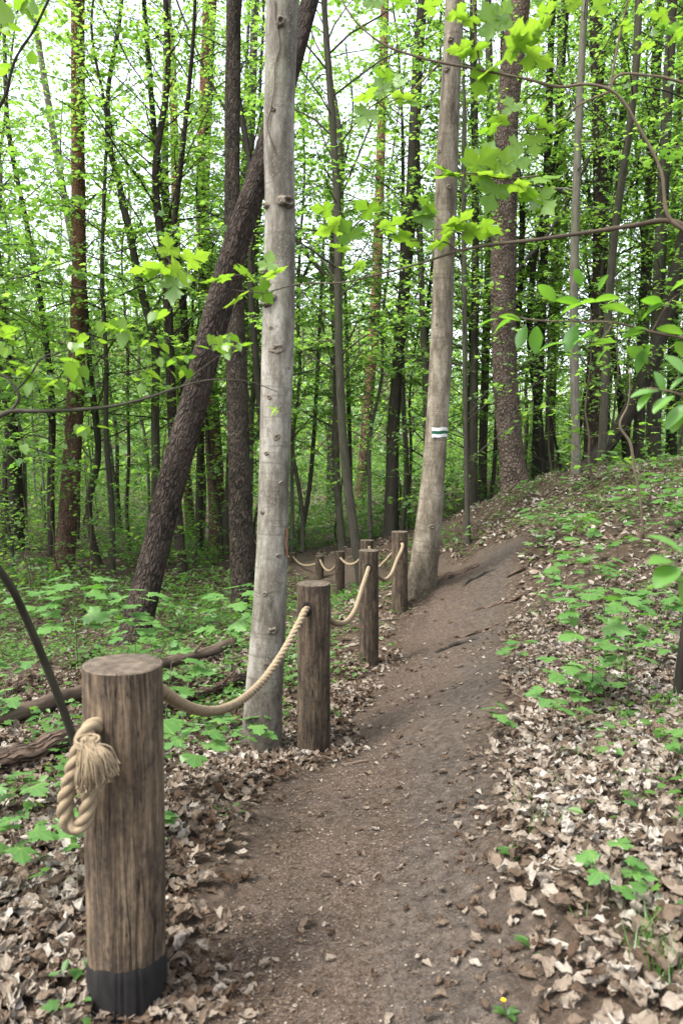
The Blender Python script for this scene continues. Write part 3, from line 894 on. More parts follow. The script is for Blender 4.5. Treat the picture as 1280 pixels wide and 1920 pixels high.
W_GROUP = 'broadleaf trees through the middle and far wood'
PROTOS = [
    ('hornbeam_tree', proto_tree('hornbeam_tree', 101, 13, .058, B_POLE, dict(h0=3.2, n=48, blen=2.5, ls=.11, ntw=8, nlf=9))),
    ('hornbeam_tree', proto_tree('hornbeam_tree', 102, 15, .07, B_POLE, dict(h0=2.6, n=46, blen=2.6, ls=.11, ntw=8, nlf=9), fork=1)),
    ('beech_tree', proto_tree('beech_tree', 103, 16, .085, B_BLACK, dict(h0=3.0, n=48, blen=2.8, ls=.11, ntw=8, nlf=9))),
    ('beech_tree', proto_tree('beech_tree', 104, 12, .05, B_PALE, dict(h0=2.6, n=50, blen=2.2, ls=.105, ntw=8, nlf=9))),
    ('oak_tree', proto_tree('oak_tree', 105, 17, .11, B_DARK, dict(h0=5.0, n=46, blen=3.0, ls=.11, ntw=8, nlf=9), fork=1)),
    ('hornbeam_tree', proto_tree('hornbeam_tree', 106, 11, .042, B_BLACK, dict(h0=1.2, n=48, blen=2.1, ls=.105, ntw=8, nlf=9))),
]
PLBL = ['slim brown pole of a broadleaf tree deep in the wood', 'forked brown broadleaf tree deep in the wood', 'straight dark trunked broadleaf tree deep in the wood',
        'slim pale stemmed broadleaf tree deep in the wood', 'stout forked dark trunk deep in the wood', 'thin dark leafy pole deep in the wood']
PGRP = ['slim brown poles deep in the wood', 'forked brown trees deep in the wood', 'straight dark trunks deep in the wood', 'slim pale stems deep in the wood', 'stout forked trunks deep in the wood', 'thin dark poles deep in the wood']
SAPS = [
    ('maple_sapling', proto_tree('maple_sapling', 111, 4.2, .022, B_POLE, dict(h0=.5, n=20, blen=1.2, ls=.11, ntw=5, nlf=6), L_LOBED)),
    ('maple_sapling', proto_tree('maple_sapling', 112, 2.6, .015, B_TWIG, dict(h0=.3, n=16, blen=.9, ls=.11, ntw=5, nlf=6), L_LOBED)),
    ('hazel_sapling', proto_tree('hazel_sapling', 113, 5.5, .03, B_POLE, dict(h0=.7, n=26, blen=1.4, ls=.09, ntw=6, nlf=6))),
]
SLBL = ['leafy green sapling a few metres tall under the trees', 'low bushy green sapling among the trunks', 'tall slender sapling with small leaves among the trunks']
SGRP = ['leafy saplings under the trees', 'low bushy saplings among the trunks', 'tall slender saplings among the trunks']

def scatter_wood():
    r = np.random.default_rng(77)
    done = [(hit(489, 1412)[0], 4.8)]
    used = set()
    def glade(x, y, y0):            # two bright openings towards the far slope
        return y > y0 and (-.06 < x / y < .115 or -.30 < x / y < -.20)
    def ok(x, y, sep):
        return all((x - a) ** 2 + (y - b) ** 2 > sep * sep for a, b in done)
    nt = 0
    tries = 0
    while nt < 86 and tries < 9000:
        tries += 1
        y = 14 + 13 * r.random() if nt < 58 else 27 + 12 * r.random()
        x = r.uniform(-.62, .62) * y
        if glade(x, y, 21) and r.random() < .85:
            continue
        if not ok(x, y, 1.25 if nt < 58 else 1.0):
            continue
        if path_mask(np.array([x]), np.array([y]))[0] > .1 or (abs(x / y) < .46 and y < 16):
            continue
        k = int(r.choice([0, 0, 1, 2, 3, 3, 4, 5, 5])) if nt < 58 else int(r.choice([0, 1, 3, 3, 3]))  # far belt favours pale bark: paling by distant air is put into the colour
        place(PROTOS[k], k, x, y, r.uniform(.8, 1.2), r, PLBL[k], PGRP[k], used, 'p')
        done.append((x, y))
        nt += 1
    nt = tries = 0
    while nt < 150 and tries < 6000:
        tries += 1
        y = 11 + 34 * r.random() ** 1.1
        x = r.uniform(-.6, .6) * y
        if not ok(x, y, .8) or path_mask(np.array([x]), np.array([y]))[0] > .05:
            continue
        if glade(x, y, 17) and r.random() < .8:
            continue
        if y < 15 and -.35 < x / y < .3:
            continue
        k = int(r.choice([0, 0, 1, 1, 1, 2]))
        place(SAPS[k], k, x, y, r.uniform(.6, 1.15), r, SLBL[k], SGRP[k], used, 's')
        done.append((x, y))
        nt += 1

def leafy_maples():
    a = proto_tree('maple_tree', 121, 9.5, .045, B_POLE, dict(h0=2.6, n=46, blen=2.6, ls=.125, ntw=9, nlf=9, el=(-.05, .45)), L_LOBED)
    b = proto_tree('maple_tree', 122, 12.0, .055, B_POLE, dict(h0=3.4, n=50, blen=2.9, ls=.125, ntw=9, nlf=9, el=(-.05, .45)), L_LOBED)
    r = np.random.default_rng(66)
    used = set()
    for i, (x, y) in enumerate([(-6.3, 12.5), (-4.7, 16.2), (-2.9, 19.0), (-8.6, 16.5), (-.9, 18.2), (1.3, 17.4), (3.6, 19.5), (5.6, 18.0), (7.6, 16.0), (-6.0, 22.5), (-10.5, 21.0), (9.5, 20.5), (-3.6, 25.0)]):
        k = i % 2
        o = (a, b)[k] if k not in used else copy_tree((a, b)[k])
        used.add(k)
        o.location = (x, y, hz(x, y))
        o.rotation_euler = (0, 0, r.uniform(0, 6.28))
        sc = r.uniform(.88, 1.1)
        o.scale = (sc, sc, sc)
        tag(o, ('low leafy maple spreading flat sprays under the taller trunks', 'taller leafy maple with broad layered sprays between the trunks')[k], 'tree', ('low leafy maples under the trunks', 'taller leafy maples between the trunks')[k])

def place(pr, k, x, y, sc, r, label, group, used, fam):
    nm, root = pr
    o = root if (fam, k) not in used else copy_tree(root)
    used.add((fam, k))
    o.location = (x, y, hz(x, y))
    o.rotation_euler = (0, 0, r.uniform(0, 6.28))
    o.scale = (sc, sc, sc)
    tag(o, label, 'sapling' if 'sapling' in nm else 'tree', group)
scatter_wood()
leafy_maples()

# the far wood that reads as one mass, and low undergrowth
def far_wood():
    r = np.random.default_rng(5)
    mb = MB()
    for i in range(260):
        a = r.uniform(-1.15, 1.15)
        R_ = r.uniform(55, 105)
        x, y = math.sin(a) * R_, math.cos(a) * R_
        z = hz(x, y)
        h = r.uniform(8, 13)
        ln = r.normal(size=2) * .5
        tube(mb, [(x, y, z - .3), (x + ln[0] * .5, y + ln[1] * .5, z + h * .5), (x + ln[0], y + ln[1], z + h)], [r.uniform(.06, .13), .06, .02], 5)
    n = 150000
    a = r.uniform(-1.0, 1.0, n)
    R_ = r.uniform(50, 108, n)
    x, y = np.sin(a) * R_, np.cos(a) * R_
    hgt = 6.5 * r.random(n) ** 1.2
    cl = fbm(x * .22, y * .22, 9)
    keep = (cl + .35 * r.random(n) > .52) & ((a < .15) | (r.random(n) < .45))
    x, y, hgt, cl = x[keep], y[keep], hgt[keep], cl[keep]
    m = len(x)
    z = H(x, y) + hgt * (.3 + 1.4 * cl) + .1
    leaves(mb, np.column_stack([x, y, z]), r.normal(size=(m, 3)), np.array((0, -.5, 1.)) + r.normal(size=(m, 3)) * .5, r.uniform(.22, .5, m), L_LOBED, r.random(m) * .5 + .5, mat=1)
    tag(mb.obj('far_wood', [B_POLE, M_CROWN], smooth=False), 'distant mass of pale green foliage and thin trunks', 'wood', kind='stuff')
far_wood()

def undergrowth():
    r = np.random.default_rng(8)
    n = 190000
    a = r.uniform(-.75, .85, n)
    R_ = 9.5 + 42 * r.random(n) ** 1.3
    x, y = np.sin(a) * R_, np.cos(a) * R_
    dens = fbm(x * .55, y * .55, 61)
    top = np.clip((dens - .42) * 6, 0, 1) * (.2 + 1.9 * sstep(11, 28, R_)) + .06
    right = sstep(.5, 2.5, x) * sstep(24, 14, y)
    keep = (dens > .40 + .06 * sstep(22, 12, R_) + .10 * right) & (path_mask(x, y) < .05) & (r.random(n) < .16 + .84 * sstep(11, 20, R_))
    x, y, top, R_ = x[keep], y[keep], top[keep], R_[keep]
    m = len(x)
    z = H(x, y) + micro(x, y) + .03 + top * r.random(m)
    mb = MB()
    leaves(mb, np.column_stack([x, y, z]), np.column_stack([r.normal(size=(m, 2)), r.normal(size=m) * .25 - .1]), np.array((0, 0, 1.)) + r.normal(size=(m, 3)) * .35, r.uniform(.05, .11, m) * (1 + .02 * R_), L_SIMPLE, r.random(m))
    tag(mb.obj('undergrowth', M_LOW, smooth=False), 'low green undergrowth spread between the trunks', 'undergrowth', kind='stuff')
undergrowth()

# ------------------------------------------------------------------ litter, debris, ground cover
def litter():
    r = np.random.default_rng(3)
    def crump(t, amp, lob):
        V, Q, _ = t
        V = V.copy()
        V[:, 1] *= 1 + lob * np.sin(V[:, 0] * 17 + 1)
        V = V + r.normal(size=V.shape) * np.array((.03, .03, amp))
        return V, Q, None
    tp = [crump(ovalT(c, w, f, 7, twist=t), a, l) for c, w, f, t, a, l in ((.2, .28, .4, 0, .04, .3), (-.15, .32, .3, .4, .05, .35), (.5, .26, .7, .3, .05, .15), (.05, .34, .2, -.5, .06, .4), (-.3, .22, .9, .5, .06, .25), (.3, .34, .5, -.3, .07, .4), (.1, .27, 1.0, .7, .05, .2), (-.4, .3, .4, -.4, .06, .38))]
    mb = MB()
    def lay(n, r0, r1, amax, smin, smax, tpls, power=1.0):
        a = r.uniform(-amax, amax, n)
        R_ = np.sqrt(r0 ** 2 + (r1 ** 2 - r0 ** 2) * r.random(n))
        x, y = np.sin(a) * R_, np.cos(a) * R_
        m = path_mask(x, y)
        xl, xr = np.interp(y, PY, PL), np.interp(y, PY, PR)
        right = sstep(-.12, .25, x - xr)
        left = sstep(.22, -.2, x - xl)
        cl = fbm(x * 1.1, y * 1.1, 71)
        dens = right * (.20 + 1.05 * sstep(.36, .6, cl) + .45 * sstep(3.3, 2.5, R_)) + left * (.30 + .70 * sstep(.36, .58, cl) + .3 * sstep(4.2, 3, R_)) * (1 - .45 * sstep(4.5, 8, R_))
        dens = dens * (1 - m) + .028 * m * (y < 13)
        dens = np.maximum(dens, .16 * soil(x, y) * (y < 4.2) * sstep(-.35, -.05, x - xr))
        for bx, by in ((-.54, 1.97), (-.15, 4.4), (.24, 7.0), (.66, 8.9)):
            dens = np.maximum(dens, .75 * sstep(.42, .14, np.hypot(x - bx, y - by)))
        k = r.random(n) < dens
        x, y, R_, cl, right, m = x[k], y[k], R_[k], cl[k], right[k], m[k]
        n = len(x)
        e = .03
        gx = (H(x + e, y) - H(x - e, y)) / (2 * e)
        gy = (H(x, y + e) - H(x, y - e)) / (2 * e)
        z = H(x, y) + micro(x, y) + r.random(n) * .03 * (1 - m) + .006
        nr = np.column_stack([-gx, -gy, np.ones(n)]) + r.normal(size=(n, 3)) * (.40 - .25 * m)[:, None]
        d = np.column_stack([r.normal(size=(n, 2)), r.normal(size=n) * .25])
        tint = np.clip(r.beta(1.5, 1.4, n) * .76 + .15 * right + .25 * (cl - .5) + .02 * m + .17 * sstep(.15, -.35, x - xl[k]) * sstep(5.5, 3.5, R_), 0, 1)
        w = r.integers(0, len(tpls), n)
        s = r.uniform(smin, smax, n) * np.where(m > .5, .7, 1)
        for q, t in enumerate(tpls):
            s_ = w == q
            leaves(mb, np.column_stack([x, y, z])[s_], d[s_], nr[s_], s[s_], t, tint[s_])
    lay(125000, .6, 7.5, .95, .024, .070, tp)
    lay(30000, 7.5, 17, .8, .05, .11, [L_SIMPLE, ovalT(.4, .3, .6, 3)])
    lay(16000, 17, 40, .7, .08, .16, [L_SIMPLE])
    tag(mb.obj('leaf_litter', M_LITTER, smooth=False), 'dry pale fallen leaves covering the banks', 'fallen leaves', kind='stuff')
litter()

def debris():
    r = np.random.default_rng(4)
    mb = MB()
    n = 190000
    a = r.uniform(-.62, .62, n)
    R_ = 1.2 + 10 * r.random(n) ** 1.35
    x, y = np.sin(a) * R_, np.cos(a) * R_
    m = path_mask(x, y)
    k = r.random(n) < (.25 + .75 * m) * (.25 + .9 * sstep(.35, .65, fbm(x * 2.3, y * 2.3, 15))) * (1 - .62 * soil(x, y) * m)
    x, y = x[k], y[k]
    n = len(x)
    z = H(x, y) + micro(x, y) + .004
    d = np.column_stack([r.normal(size=(n, 2)), r.normal(size=n) * .12])
    nd = np.array([(0, -.03, 0), (.5, -.04, .02), (1, -.02, 0), (1, .02, 0), (.5, .04, .03), (0, .03, 0)])
    fl = (np.array([(0, -.2, 0), (.6, -.4, .1), (1, .0, 0), (.4, .4, .12)]), np.array([(0, 1, 2, 3)]), None)
    h = r.random(n) < .5
    up = np.array((0, 0, 1.)) + r.normal(size=(n, 3)) * .25
    P = np.column_stack([x, y, z])
    leaves(mb, P[h], d[h], up[h], r.uniform(.015, .05, h.sum()), (nd * np.array((1, .6, 1)), np.array([(0, 1, 4, 5), (1, 2, 3, 4)]), None), r.random(h.sum()) * .45 + .05)
    h = ~h
    leaves(mb, P[h], d[h], up[h], r.uniform(.004, .012, h.sum()) * np.where(r.random(h.sum()) < .04, 2.0, 1), fl, r.beta(1.2, 1.7, h.sum()) * .84)
    tag(mb.obj('path_debris', M_LITTER, smooth=False), 'needles, bark chips and leaf crumbs trodden into the path', 'debris', kind='stuff')
debris()

def ground_cover():
    r = np.random.default_rng(6)
    mb = MB()
    n = 26000
    a = r.uniform(-.9, .9, n)
    R_ = 1.6 + 14 * r.random(n) ** .9
    x, y = np.sin(a) * R_, np.cos(a) * R_
    xl, xr = np.interp(y, PY, PL), np.interp(y, PY, PR)
    left = sstep(.05, -.9, x - xl)
    right = sstep(.15, .9, x - xr)
    c = fbm(x * .9, y * .9, 81)
    dens = left * (.06 + .9 * sstep(.42, .62, c)) * (.2 + .5 * sstep(3.2, 6, R_)) + right * (.40 + .22 * sstep(4, 8, R_)) * sstep(.44, .62, c)
    k = (r.random(n) < dens) & (path_mask(x, y) < .08)
    x, y = x[k], y[k]
    n = len(x)
    g = H(x, y) + micro(x, y)
    for q in range(5):
        az = r.uniform(0, 6.28, n)
        sp = r.uniform(.01, .06, n)
        P = np.column_stack([x + np.cos(az) * sp, y + np.sin(az) * sp, g + r.uniform(.02, .11, n)])
        leaves(mb, P, np.column_stack([np.cos(az), np.sin(az), r.normal(size=n) * .25]), np.array((0, 0, 1.)) + r.normal(size=(n, 3)) * .3, r.uniform(.025, .06, n), L_SIMPLE if q % 2 else L_LOBED, r.random(n))
    tag(mb.obj('ground_cover', M_LOW, smooth=False), 'small green herbs growing through the leaf litter', 'ground cover', kind='stuff')
ground_cover()

# ------------------------------------------------------------------ rope fence
POSTS = [  # centre px, top py, base py, depth, width px, label
    (231, 1246, 1922, 2.0, 150, 'nearest rope fence post with knotted rope loop and black tarred foot'),
    (588, 1094, 1428, 4.4, 64, 'second rope fence post, in front of the pale grey tree'),
    (691, 1032, 1260, 7.0, 37, 'third rope fence post along the left edge of the path'),
    (749, 997, 1142, 8.9, 31, 'fourth rope fence post, just left of the blazed tree'),
    (688, 1013, 1120, 10.4, 25, 'fence post peeking over the top of the third post'),
    (637, 1034, 1131, 12.6, 18, 'small far fence post below the bend, left of the third post'),
    (599, 1042, 1115, 14.4, 16, 'faint far fence post left of the small one below the bend'),
    (549, 1036, 1100, 16.5, 13, 'far fence post half hidden by the pale grey tree'),
    (478, 1003, 1070, 19.0, 12, 'far fence post beside the dark straight trunk'),
    (408, 980, 1030, 22.5, 12, 'farthest fence post, by the orange pine behind the leaning trunk'),
]
PG = []
def build_posts():
    for i, (px, pt, pb, d, w, lb) in enumerate(POSTS):
        r = np.random.default_rng(300 + i)
        t = at(px, pt, d)
        b0 = at(px + (10 if i == 0 else 0), pb, d)
        R = w / 2 / RES_F * d
        g = hz(b0[0], b0[1])
        b0 = np.array((b0[0], b0[1], min(g, b0[2]) - .02))
        n = 160 if i == 0 else (80 if i < 4 else 32)
        m = 60 if i == 0 else 24
        h = np.linalg.norm(t - b0)
        ax = unit(t - b0)
        P = b0 + (t - b0) * np.linspace(-.15 / h, 1, m)[:, None]
        ca = r.uniform(0, 6.28, 7)
        ca[0] = -1.45
        cd = r.uniform(.02, .06, 7)
        ph = r.uniform(0, 6.28, 3)
        def rad(a, s, ca=ca, cd=cd, ph=ph, h=h):
            v = 1 + .018 * np.sin(2 * a + ph[0]) + .014 * np.sin(3 * a + ph[1] + s * 2) + .01 * np.sin(s * 7 + ph[2])
            v = v + .008 * (vnoise(np.cos(a) * 4 + np.sin(a) * 9 + 20, s * 3 + a * 0, 7) - .5)
            for q in range(7):
                c = ca[q] + .06 * np.sin(s * 5 + q) + .03 * np.sin(s * 13 + q)
                dl = np.abs((a - c + np.pi) % (2 * np.pi) - np.pi)
                ln = sstep(.0, .15, np.sin(s * 2.2 + q * 1.7) + .5)
                v = v - cd[q] * np.exp(-(dl / .035) ** 2) * ln
            return v
        mb = MB()
        tube(mb, P, R, n, radf=rad)
        V = mb.V[0].reshape(m, n, 3)
        rim = V[-1]
        cen = t
        rings = [rim, cen + (rim - cen) * .965 + ax * R * .035, cen + (rim - cen) * .6 + ax * R * .05, cen + (rim - cen) * .25 + ax * R * .05]
        VV = np.vstack(rings + [[cen + ax * R * .05]])
        Q = []
        for k in range(3):
            for j in range(n):
                Q.append((k * n + j, k * n + (j + 1) % n, (k + 1) * n + (j + 1) % n, (k + 1) * n + j))
        T = [(3 * n + j, 3 * n + (j + 1) % n, 4 * n) for j in range(n)]
        o = mb.obj('fence_post', [M_WOOD], org=b0)
        eg = MB()
        eg.add(VV, Q, T, VV - cen, None, 0)
        e = eg.obj('end_grain', M_END, o, org=b0)
        e.location = (0, 0, 0)
        o.color = ((.85, .52, .47, .56, .6, .6, .6, .6, .6, .6)[i], 1, 1, 1)
        tag(o, lb, 'post', 'rope fence posts')
        if i == 0:
            # black tarred foot with a ragged upper edge, 2.5 mm proud of the wood
            hh = .235
            mm = 18
            a = np.arange(n) * 2 * np.pi / n
            top = hh + .012 * np.sin(a + 2.4) + .002 * np.sin(9 * a) + .009 * (vnoise(np.cos(a) * 9 + 9, np.sin(a) * 9 + 9, 2) - .5)
            T0, U0, W0 = frames(P)
            VV = []
            for k in range(mm):
                f = -.12 + (top + .12) * k / (mm - 1)
                rr = R * rad(a, f + .15) + .0035 * (k < mm - 1) - .002 * (k == mm - 1)
                VV.append(b0 + ax * f[:, None] + rr[:, None] * (np.cos(a)[:, None] * U0[0] + np.sin(a)[:, None] * W0[0]))
            tb = MB()
            ii = np.arange(mm - 1)[:, None] * n
            jj = np.arange(n)[None]
            Q = np.stack([ii + jj, ii + (jj + 1) % n, ii + n + (jj + 1) % n, ii + n + jj], -1).reshape(-1, 4)
            tb.add(np.vstack(VV), Q)
            tb.obj('tar_coating', M_TAR, o, org=b0).location = (0, 0, 0)
        PG.append((o, b0, t, ax, R))
build_posts()

def twisted(mb, P, R, pitch=None, n=8, taper=None):
    """three-strand laid rope along P"""
    seg = np.concatenate([[0], np.cumsum(np.linalg.norm(np.diff(P, axis=0), axis=1))])
    L = seg[-1]
    pitch = pitch or R * 6.2
    m = max(30, int(L / pitch * 14))
    s = np.linspace(0, L, m)
    C = sample(P, seg, s)
    T, U, W = frames(C)
    for k in range(3):
        a = s / pitch * 2 * math.pi + k * 2 * math.pi / 3
        S = C + R * .5 * (np.cos(a)[:, None] * U + np.sin(a)[:, None] * W)
        tube(mb, S, R * .56, n, cap=True)

def sag(p0, p1, drop, n=24, skew=0.0):
    t = np.linspace(0, 1, n)[:, None]
    tt = t + skew * t * (1 - t)
    return p0 + (p1 - p0) * tt - np.array((0, 0, 1.)) * 4 * drop * t * (1 - t)

def hole(i, px, py, rr):
    """ring-mouthed bored hole on post i, where the rope goes in"""
    o, b0, t, ax, R = PG[i]
    d = POSTS[i][3]
    p = at(px, py, d)
    c = b0 + ax * ((p - b0) @ ax)
    out = p - c
    out = out - ax * (out @ ax)
    lat = out[0]
    f = np.array((lat, -math.sqrt(max(R * R - lat * lat, 1e-6)), 0))
    q = c + f * 1.0
    nrm = unit(f)
    mb = MB()
    side = unit(np.cross(ax, nrm))
    a = np.linspace(0, 2 * np.pi, 20, endpoint=False)
    rings = []
    for k, (rad_, dz) in enumerate([(1.25, .003), (1.05, .0045), (.9, .002)]):
        pts = q + rr * rad_ * (np.cos(a)[:, None] * side + np.sin(a)[:, None] * ax * 1.25)
        rel = pts - c
        rl = rel - ax * (rel @ ax)[:, None]
        pts = pts - rl + unit(rl) * (R + dz)
        rings.append(pts)
    V = np.vstack(rings + [[q + nrm * .001]])
    n = 20
    Q = [(k * n + j, k * n + (j + 1) % n, (k + 1) * n + (j + 1) % n, (k + 1) * n + j) for k in range(2) for j in range(n)]
    T = [(2 * n + j, 2 * n + (j + 1) % n, 3 * n) for j in range(n)]
    mb.add(V, Q, T)
    h = mb.obj('rope_hole', M_HOLE, o, org=b0)
    h.location = (0, 0, 0)
    return q, nrm

def ropes():
    RR = .0185
    def span(pts, label, rr=RR):
        mb = MB()
        twisted(mb, catmull(pts, 10), rr)
        tag(mb.obj('rope', M_ROPE, org=pts[0]), label, 'rope', 'rope spans between the fence posts')
    q2, n2 = hole(1, 577, 1136, .026)
    q3, n3 = hole(2, 690, 1062, .026)
    q4, n4 = hole(3, 752, 1018, .026)
    def mid(px, py, d):
        return at(px, py, d)
    # nearest span: out of post one on its far right side, sags, climbs into post two
    span([at(270, 1272, 2.02), at(302, 1294, 2.12), at(330, 1314, 2.35), at(370, 1331, 2.68), at(412, 1331, 3.05), at(455, 1311, 3.4), at(497, 1271, 3.72), at(537, 1212, 4.0), at(563, 1163, 4.2), q2 + n2 * .02, q2 - n2 * .06],
         'thick pale rope sagging from the nearest post to the second post')
    span([at(602, 1140, 4.42), at(618, 1161, 4.62), at(634, 1169, 5.0), at(650, 1165, 5.5), at(667, 1140, 6.1), at(680, 1098, 6.6), q3 + n3 * .02, q3 - n3 * .05],
         'pale rope sagging from the second post to the third post')
    span([at(698, 1070, 7.0), at(711, 1082, 7.2), at(722, 1087, 7.6), at(733, 1077, 8.0), at(743, 1052, 8.5), q4 + n4 * .02, q4 - n4 * .05],
         'pale rope sagging from the third post to the fourth post')
    span([at(746, 1030, 8.9), at(735, 1038, 9.1), at(722, 1052, 9.5), at(706, 1062, 9.9), at(694, 1040, 10.2), at(692, 1025, 10.3)],
         'pale rope behind the third post running back from the fourth post')
    span([at(684, 1035, 10.4), at(672, 1051, 10.8), at(658, 1058, 11.4), at(646, 1054, 12.0), at(638, 1046, 12.4)],
         'pale far rope drooping left from the post peeking over the third post')
    span([at(634, 1052, 12.6), at(627, 1064, 13.0), at(616, 1070, 13.5), at(606, 1062, 14.0), at(600, 1050, 14.3)],
         'pale far rope drooping left of the small far post')
    span([at(597, 1056, 14.4), at(577, 1060, 15.0), at(560, 1055, 15.8), at(550, 1044, 16.4)],
         'pale far rope emerging from behind the pale grey tree')
    span([at(546, 1044, 16.5), at(520, 1040, 17.3), at(497, 1024, 18.0), at(484, 1023, 18.5), at(478, 1013, 18.9)],
         'short bit of far rope seen between dark trunk and grey tree')
    span([at(475, 1015, 19), at(450, 1018, 20), at(425, 1010, 21), at(412, 1000, 22), at(408, 986, 22.3)],
         'farthest bit of rope beside the orange pine')
    # the loop on the nearest post and its frayed end
    o, b0, t, ax, R = PG[0]
    mb = MB()
    lp = [at(200, 1362, 1.99), at(181, 1360, 1.905), at(166, 1366, 1.875), at(155, 1388, 1.862), at(143, 1425, 1.858), at(131, 1468, 1.862), at(123, 1510, 1.868), at(128, 1543, 1.872), at(144, 1553, 1.872), at(159, 1538, 1.87), at(166, 1505, 1.868), at(168, 1470, 1.862), at(168, 1436, 1.85), at(166, 1405, 1.835), at(168, 1388, 1.828)]
    twisted(mb, catmull(lp, 12), .0198, pitch=.118, n=10)
    rl = mb.obj('rope_loop', M_ROPE, org=lp[2])
    tag(rl, 'knotted rope loop with frayed brush end hanging on the nearest post', 'rope')
    r = np.random.default_rng(9)
    fb = MB()
    top = at(166, 1392, 1.818)
    for k in range(420):
        u, v = r.random(), r.uniform(0, 1)
        # fan of fibres, from the binding down to a skirt leaning to the right
        ang = r.uniform(-1, 1)
        ex = 182 + 36 * ang + 3 * r.normal()
        ey = 1457 - 17 * ang + (1 - abs(ang)) * 10 + r.normal() * 6
        bulge = math.sqrt(max(0, 1 - ang * ang)) * r.uniform(.15, 1.0)
        e = at(ex, ey, 1.83 - .035 * bulge)
        s0 = top + np.array((r.normal() * .008, -.008 * bulge, r.normal() * .005 - .004))
        mid_ = s0 * .5 + e * .5 + np.array((.008 * ang + .004, -.014 * bulge, .012)) + r.normal(size=3) * .003
        P = catmull([s0, mid_, e, e + unit(e - mid_) * .004 + r.normal(size=3) * .003], 4)
        tube(fb, P, np.linspace(.0024, .0015, len(P)), 4)
    fb.obj('frayed_end', M_ROPE, rl, org=lp[2]).location = (0, 0, 0)
    # whipping that ties the end back to the rope
    wb = MB()
    c = at(165, 1391, 1.835)
    for k in range(3):
        a = np.linspace(0, 2 * np.pi, 25)
        z = c[2] + .006 - k * .006
        ring = np.column_stack([c[0] + .027 * np.cos(a), c[1] + .022 * np.sin(a), z + .004 * np.sin(a)])
        tube(wb, ring, .0032, 6)
    wb.obj('whipping', M_ROPE, rl, org=lp[2]).location = (0, 0, 0)
ropes()

# ------------------------------------------------------------------ details on the two near trunks
def surf_pt(tr, px, py, lift=0.0):
    root, P, R, base, d = tr
    p = at(px, py, d)
    i = int(np.argmin(np.abs(P[:, 2] - p[2])))
    c, rad = P[i], R[i] * 1.0
    lat = np.clip(p[0] - c[0], -rad * .98, rad * .98)
    f = np.array((lat, -math.sqrt(rad * rad - lat * lat), 0))
    n = unit(f)
    return np.array((c[0], c[1], p[2])) + n * (rad + lift), n, rad

